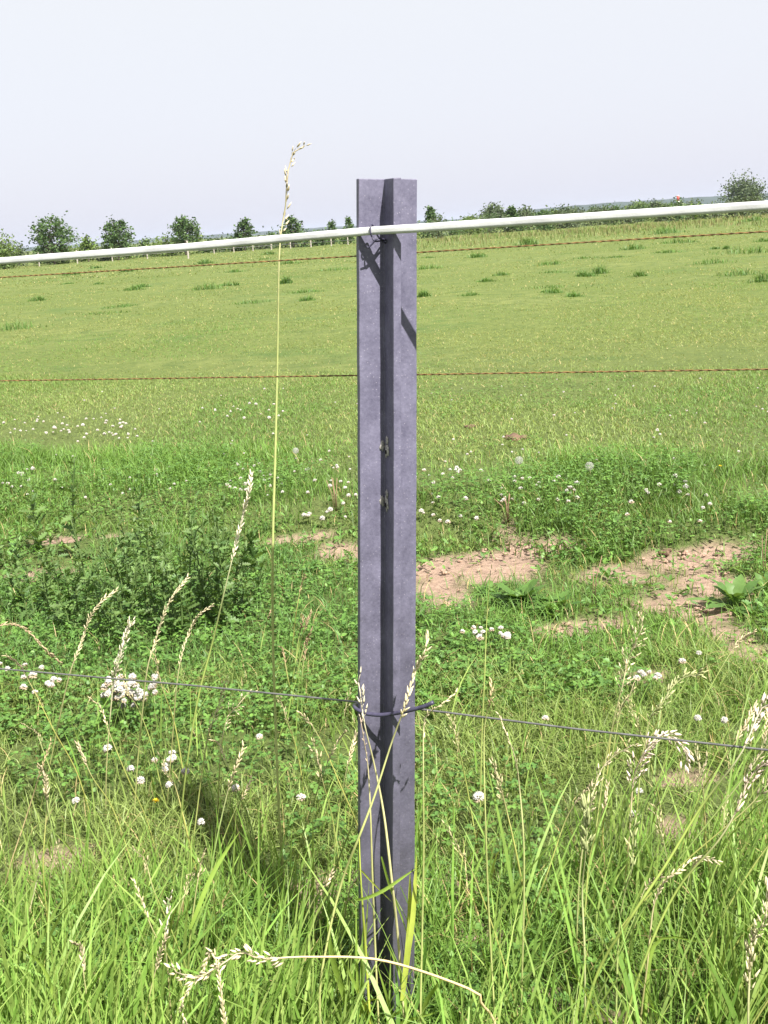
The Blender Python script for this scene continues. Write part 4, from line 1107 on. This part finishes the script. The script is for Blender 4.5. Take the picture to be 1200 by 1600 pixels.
# ------------------------------------------------------------------ trees and bushes
def tree(name, label, px, top, wpx, D, pal, group=None, trunk=.3, n=1500, ls=.2, shape='spread', seed=0, cat='tree', basew=.5):
    rr = np.random.default_rng(900 + seed + int(px))
    d = ray(px, 400); t = D / d.y; x = d.x * t; b = Vector((x, D, float(height(x, D)) - .05))
    Ht = AT(px, top, D).z - b.z; W = wpx / FPX * D
    root = thing(name, label, cat, b, group)
    tb, lb = MB(), MB()
    C = resample([(0, 0, 0), (rr.normal(0, .03) * Ht, 0, Ht * .45), (rr.normal(0, .04) * Ht, rr.normal(0, .03) * Ht, Ht * .92)], 12)
    V, F = tube(C, np.linspace(Ht * .028, Ht * .004, 12), 7); tb.add(V, F, (1, 1, 1))
    nb = 46 if shape != 'round' else 80
    tips = []
    for i in range(nb):
        f = trunk + (1 - trunk) * (i + .5) / nb
        p0 = C[min(11, int(f * .9 * 11))]
        g = (f - trunk) / (1 - trunk)
        if shape == 'cone': R0 = W * .5 * (1.02 - .85 * g) * (.55 + .45 * min(1, g * 5))
        elif shape == 'round': R0 = W * .5 * math.sqrt(max(.03, 1 - (1.55 * g - .6) ** 2 if g > .38 else 1)) 
        else: R0 = W * .5 * math.sqrt(max(.02, 1 - (2 * g - .75) ** 2 / 1.6)) * (.85 if g < .15 else 1)
        a = i * 2.4 + rr.normal(0, .4); q = R0 * rr.uniform(.45, 1.08)
        tip = np.array((math.cos(a) * q, math.sin(a) * q, Ht * f * .93 + rr.normal(.02, .04) * Ht))
        tips.append(tip)
        if i % 2 == 0 or shape != 'round':
            V, F = tube(resample([p0, (p0 + tip) / 2 + np.array((0, 0, -.03 * Ht)), tip], 5), np.linspace(Ht * .008, Ht * .002, 5), 4); tb.add(V, F, (1, 1, 1))
    if shape != 'round':
        for i in range(14):
            a = rr.uniform(0, 6.28); q = W * .5 * rr.uniform(.3, 1.0); tips.append(np.array((math.cos(a) * q, math.sin(a) * q, Ht * (1.04 - .42 * (q / (W * .5)) ** 1.5) * rr.uniform(.72, 1.04))))
    tips = np.array(tips); m = n
    k = rr.integers(0, len(tips), m)
    along = rr.random(m)[:, None] ** (.36 if shape != 'round' else .6)
    cen = np.array((0, 0, 1.0)) * tips[k][:, 2:3] * .9
    rad = W * (.055 if shape != 'round' else .10) * rr.uniform(.4, 1.3, len(tips))[k][:, None]
    p = cen * (1 - along) + tips[k] * along + rr.normal(0, 1, (m, 3)) * rad
    p[:, 2] = np.where(p[:, 2] < .05, .05 + .1 * rr.random(m), p[:, 2])
    tone = rr.uniform(.65, 1.35, len(tips))[k]
    col = mixc(np.array(pal[0]), np.array(pal[1]), rr.random(m)) * (tone * rr.uniform(.8, 1.2, m))[:, None]
    scatter(lb, *LEAF, p, rotmats(m, .35), ls * rr.uniform(.6, 1.3, m), col)
    tb.build('trunk' if cat == 'tree' else 'stems', M_BARK, root, True); lb.build('crown' if cat == 'tree' else 'foliage', M_TREE, root)
    return root
TP = ((.038, .078, .024), (.085, .14, .045)); TG = ((.055, .085, .04), (.10, .13, .065)); TL = ((.07, .12, .03), (.14, .20, .05))
for a in [('largest young tree of the left row beside the light bush', 85, 338, 78, 95, TP, 'spread', 2600), ('slim small tree right of the largest one in the left row', 138, 368, 26, 97, TL, 'cone', 700), ('round young tree second in the left row', 185, 342, 52, 95, TP, 'spread', 2000),
          ('young tree with flat lower limbs in the middle of the left row', 291, 338, 56, 97, TP, 'spread', 1700), ('narrow young tree right of the middle of the left row', 384, 341, 34, 98, TP, 'spread', 1100), ('open young tree behind the tallest grass stalk', 460, 336, 42, 98, TP, 'spread', 1000),
          ('tiny tree nearest but one to the post at left', 522, 344, 20, 104, TP, 'spread', 500), ('small tree half hidden by the left side of the post', 549, 336, 18, 104, TP, 'cone', 500), ('conical young tree just right of the post', 678, 322, 32, 104, TP, 'cone', 1200)]:
    tree('young_tree', a[0], a[1], a[2], a[3], a[4], a[5], 'young trees along the field edge', .22, a[7], .22, a[6])
for a in [('grey green round tree at the left of the right tree group', 775, 323, 52, 150, TG, 'round', 1800), ('dark pointed tree in the right tree group', 803, 322, 24, 130, TP, 'cone', 900), ('pale round tree right of the dark pointed one', 823, 326, 34, 150, TG, 'round', 1200),
          ('dark bushy tree right of the grey green group', 851, 330, 32, 140, TP, 'spread', 1000), ('low grey tree in front of the blue ridge', 888, 327, 46, 170, TG, 'round', 1200), ('hazy tree left of the red and white mast', 1003, 318, 40, 190, TL, 'round', 1100), ('taller hazy tree close to the red and white mast', 1027, 315, 30, 190, TG, 'round', 900)]:
    tree('distant_tree', a[0], a[1], a[2], a[3], a[4], a[5], 'distant trees beyond the field', .12, a[7], .36, a[6])
for i, px in enumerate(range(730, 1065, 15)):
    hz = 354 - .068 * (px - 600)
    tree('distant_tree', 'low hazy tree of the far band under the blue ridge', px + random.uniform(-5, 5), hz - random.uniform(2, 7), random.uniform(22, 42), random.uniform(190, 300), random.choice((TG, TG, TL)), 'low trees of the far right band', .05, 420, .5, 'round', i)
tree('willow_tree', 'large round grey green tree at the right edge on the horizon', 1166, 284, 78, 210, TG, None, .10, 4600, .42, 'round')
tree('leafy_bush', 'light green bush at the left edge of the field', 5, 371, 62, 88, TL, None, .05, 1800, .18, 'round', cat='bush')
for i, px in enumerate(list(range(-70, 560, 21)) + list(range(655, 1290, 17))):
    right = px > 600
    hz = 354 - .068 * (px - 600)
    D = random.uniform(96, 106) if not right else random.uniform(90, 118)
    hgt = random.uniform(.9, 1.6) if px > 360 and not right else random.uniform(1.1, 2.0) if right else random.uniform(1.1, 2.1)
    top = hz + (CAMH - hgt) * FPX / D
    pal = random.choice((TP, TG, TL)) if right or px < 330 else random.choice((TG, TP))
    tree('hedge_bush', 'leafy bush of the hedge along the far field edge ' + ('right' if right else 'left') + ' of the post', px + random.uniform(-6, 6), top, random.uniform(26, 52), D, pal,
         'hedge bushes ' + ('right' if right else 'left') + ' of the post', .04, 420, .22, 'round', i, 'bush')

# far paddock fence on the left
for px, w_, D, hg in [(396, .10, 93, 1.0), (425, .10, 93, 1.0), (455, .10, 93, 1.0), (487, .12, 93, 1.1), (519, .10, 93, 1.1), (545, .10, 93, 1.0), (366, .1, 93, 1.0), (335, .1, 93, 1.0), (230, .1, 92, 1.0), (120, .1, 90, 1.0), (60, .1, 89, 1.0), (175, .1, 91, 1.0), (294, .13, 78, 1.15)]:
    d = ray(px, 400); x = d.x * D / d.y; z = float(height(x, D))
    bm = bmesh.new()
    bmesh.ops.create_cone(bm, cap_ends=True, segments=9, radius1=w_ / 2, radius2=w_ / 2.2, depth=hg + .2, matrix=Matrix.Translation((0, 0, (hg + .2) / 2 - .2)))
    top_ = bmesh.ops.create_cone(bm, cap_ends=True, segments=9, radius1=w_ / 2.2, radius2=w_ / 6, depth=.06, matrix=Matrix.Translation((0, 0, hg + .031)))
    me = bpy.data.meshes.new('paddock_post'); bm.to_mesh(me); bm.free(); me.materials.append(M_WOOD)
    o = bpy.data.objects.new('paddock_post', me); COL.objects.link(o); o.location = (x, D, z)
    if D < 80: tag(o, 'lone grey wooden post standing inside the far left field edge', 'fence post')
    else: tag(o, 'small pale post of the far paddock fence before the hedge', 'fence post', 'posts of the far paddock fence')
mb = MB()
for hz_ in (.35, .65, .92):
    pts = [Vector((ray(px, 400).x * D / ray(px, 400).y, D, hz_ + float(height(ray(px, 400).x * D / ray(px, 400).y, D)))) for px, D in ((-140, 87), (60, 89), (175, 91), (335, 93), (560, 93))]
    V, F = tube([p + Vector((0, -.06, 0)) for p in pts], .012, 4); mb.add(V, F, (1, 1, 1))
tag(mb.build('paddock_wires', M_STEEL), 'thin grey wires strung along the far paddock fence', 'fence wire')

# red and white mast on the horizon
D = 700; d = ray(1060, 322); x = d.x * D / d.y
ms = thing('striped_mast', 'small red and white mast on the horizon', 'mast', Vector((x, D, 0)))
ztop = AT(1060, 306, D).z; zr = AT(1060, 313.5, D).z
for nm, z0, z1, r0, m_ in (('white_shaft', -.3, zr, .95, M_WHITE), ('red_top', zr + .003, ztop, .85, M_RED), ('cap', ztop + .003, ztop + .35, .55, M_WHITE)):
    mb = MB(); V, F = tube([(0, 0, z0), (0, 0, z1)], r0, 12); mb.add(V, F, (1, 1, 1)); mb.build(nm, m_, ms)

# far wooded ridges
def ridge(name, x0, x1, D, hfun, depth=300):
    n = 220; xs_ = np.linspace(x0, x1, n); rows = []
    for j, fr in enumerate((0, .05, .12, .3, .6, 1)):
        prof_ = (0, .55, .92, 1, .8, 0)[j]
        rows.append(np.stack([xs_, np.full(n, D) + depth * fr + 8 * np.sin(xs_ * .03 + j), np.maximum(-2, hfun(xs_) * prof_ * (1 + .22 * (fbm(xs_ * .05 + 9 * j, xs_ * 0 + j, 3, 400) - .5)) - (2 if prof_ == 0 else 0))], 1))
    V = np.concatenate(rows); F = []
    for j in range(5):
        for i in range(n - 1):
            a = j * n + i; F += [(a, a + 1, a + n + 1), (a, a + n + 1, a + n)]
    mb = MB(); mb.add(V, F, (1, 1, 1)); o = mb.build(name, M_HILL, smooth=True)
    return tag(o, 'low wooded ridge blue with distance beyond the field', 'hill', kind='structure')
ridge('hills', -120, 900, 1900, lambda x: 3 + 11 * sst(120, 330, x) * (1 - .35 * sst(520, 800, x)) + 1.6 * fbm(x * .02, x * 0, 3, 5))
ridge('hills', -1500, 300, 3000, lambda x: 5 + 7 * fbm(x * .004, x * 0 + 2, 3, 7))

# ------------------------------------------------------------------ haze
HAZE = True
if HAZE:
    bm = bmesh.new(); bmesh.ops.create_cube(bm, size=1)
    me = bpy.data.meshes.new('haze'); bm.to_mesh(me); bm.free()
    hz = bpy.data.objects.new('haze', me); COL.objects.link(hz)
    hz.scale = (8700, 5500, 24); hz.location = (0, 2600, 9.5)
    m = bpy.data.materials.new('haze'); m.use_nodes = True; m.node_tree.nodes.clear()
    o = m.node_tree.nodes.new('ShaderNodeOutputMaterial'); v = m.node_tree.nodes.new('ShaderNodeVolumePrincipled')
    v.inputs['Color'].default_value = (.70, .80, 1, 1); v.inputs['Density'].default_value = .00013; v.inputs['Anisotropy'].default_value = .2
    m.node_tree.links.new(v.outputs[0], o.inputs['Volume']); me.materials.append(m)
    tag(hz, 'thin pale summer haze over the distant land', 'haze', kind='stuff')
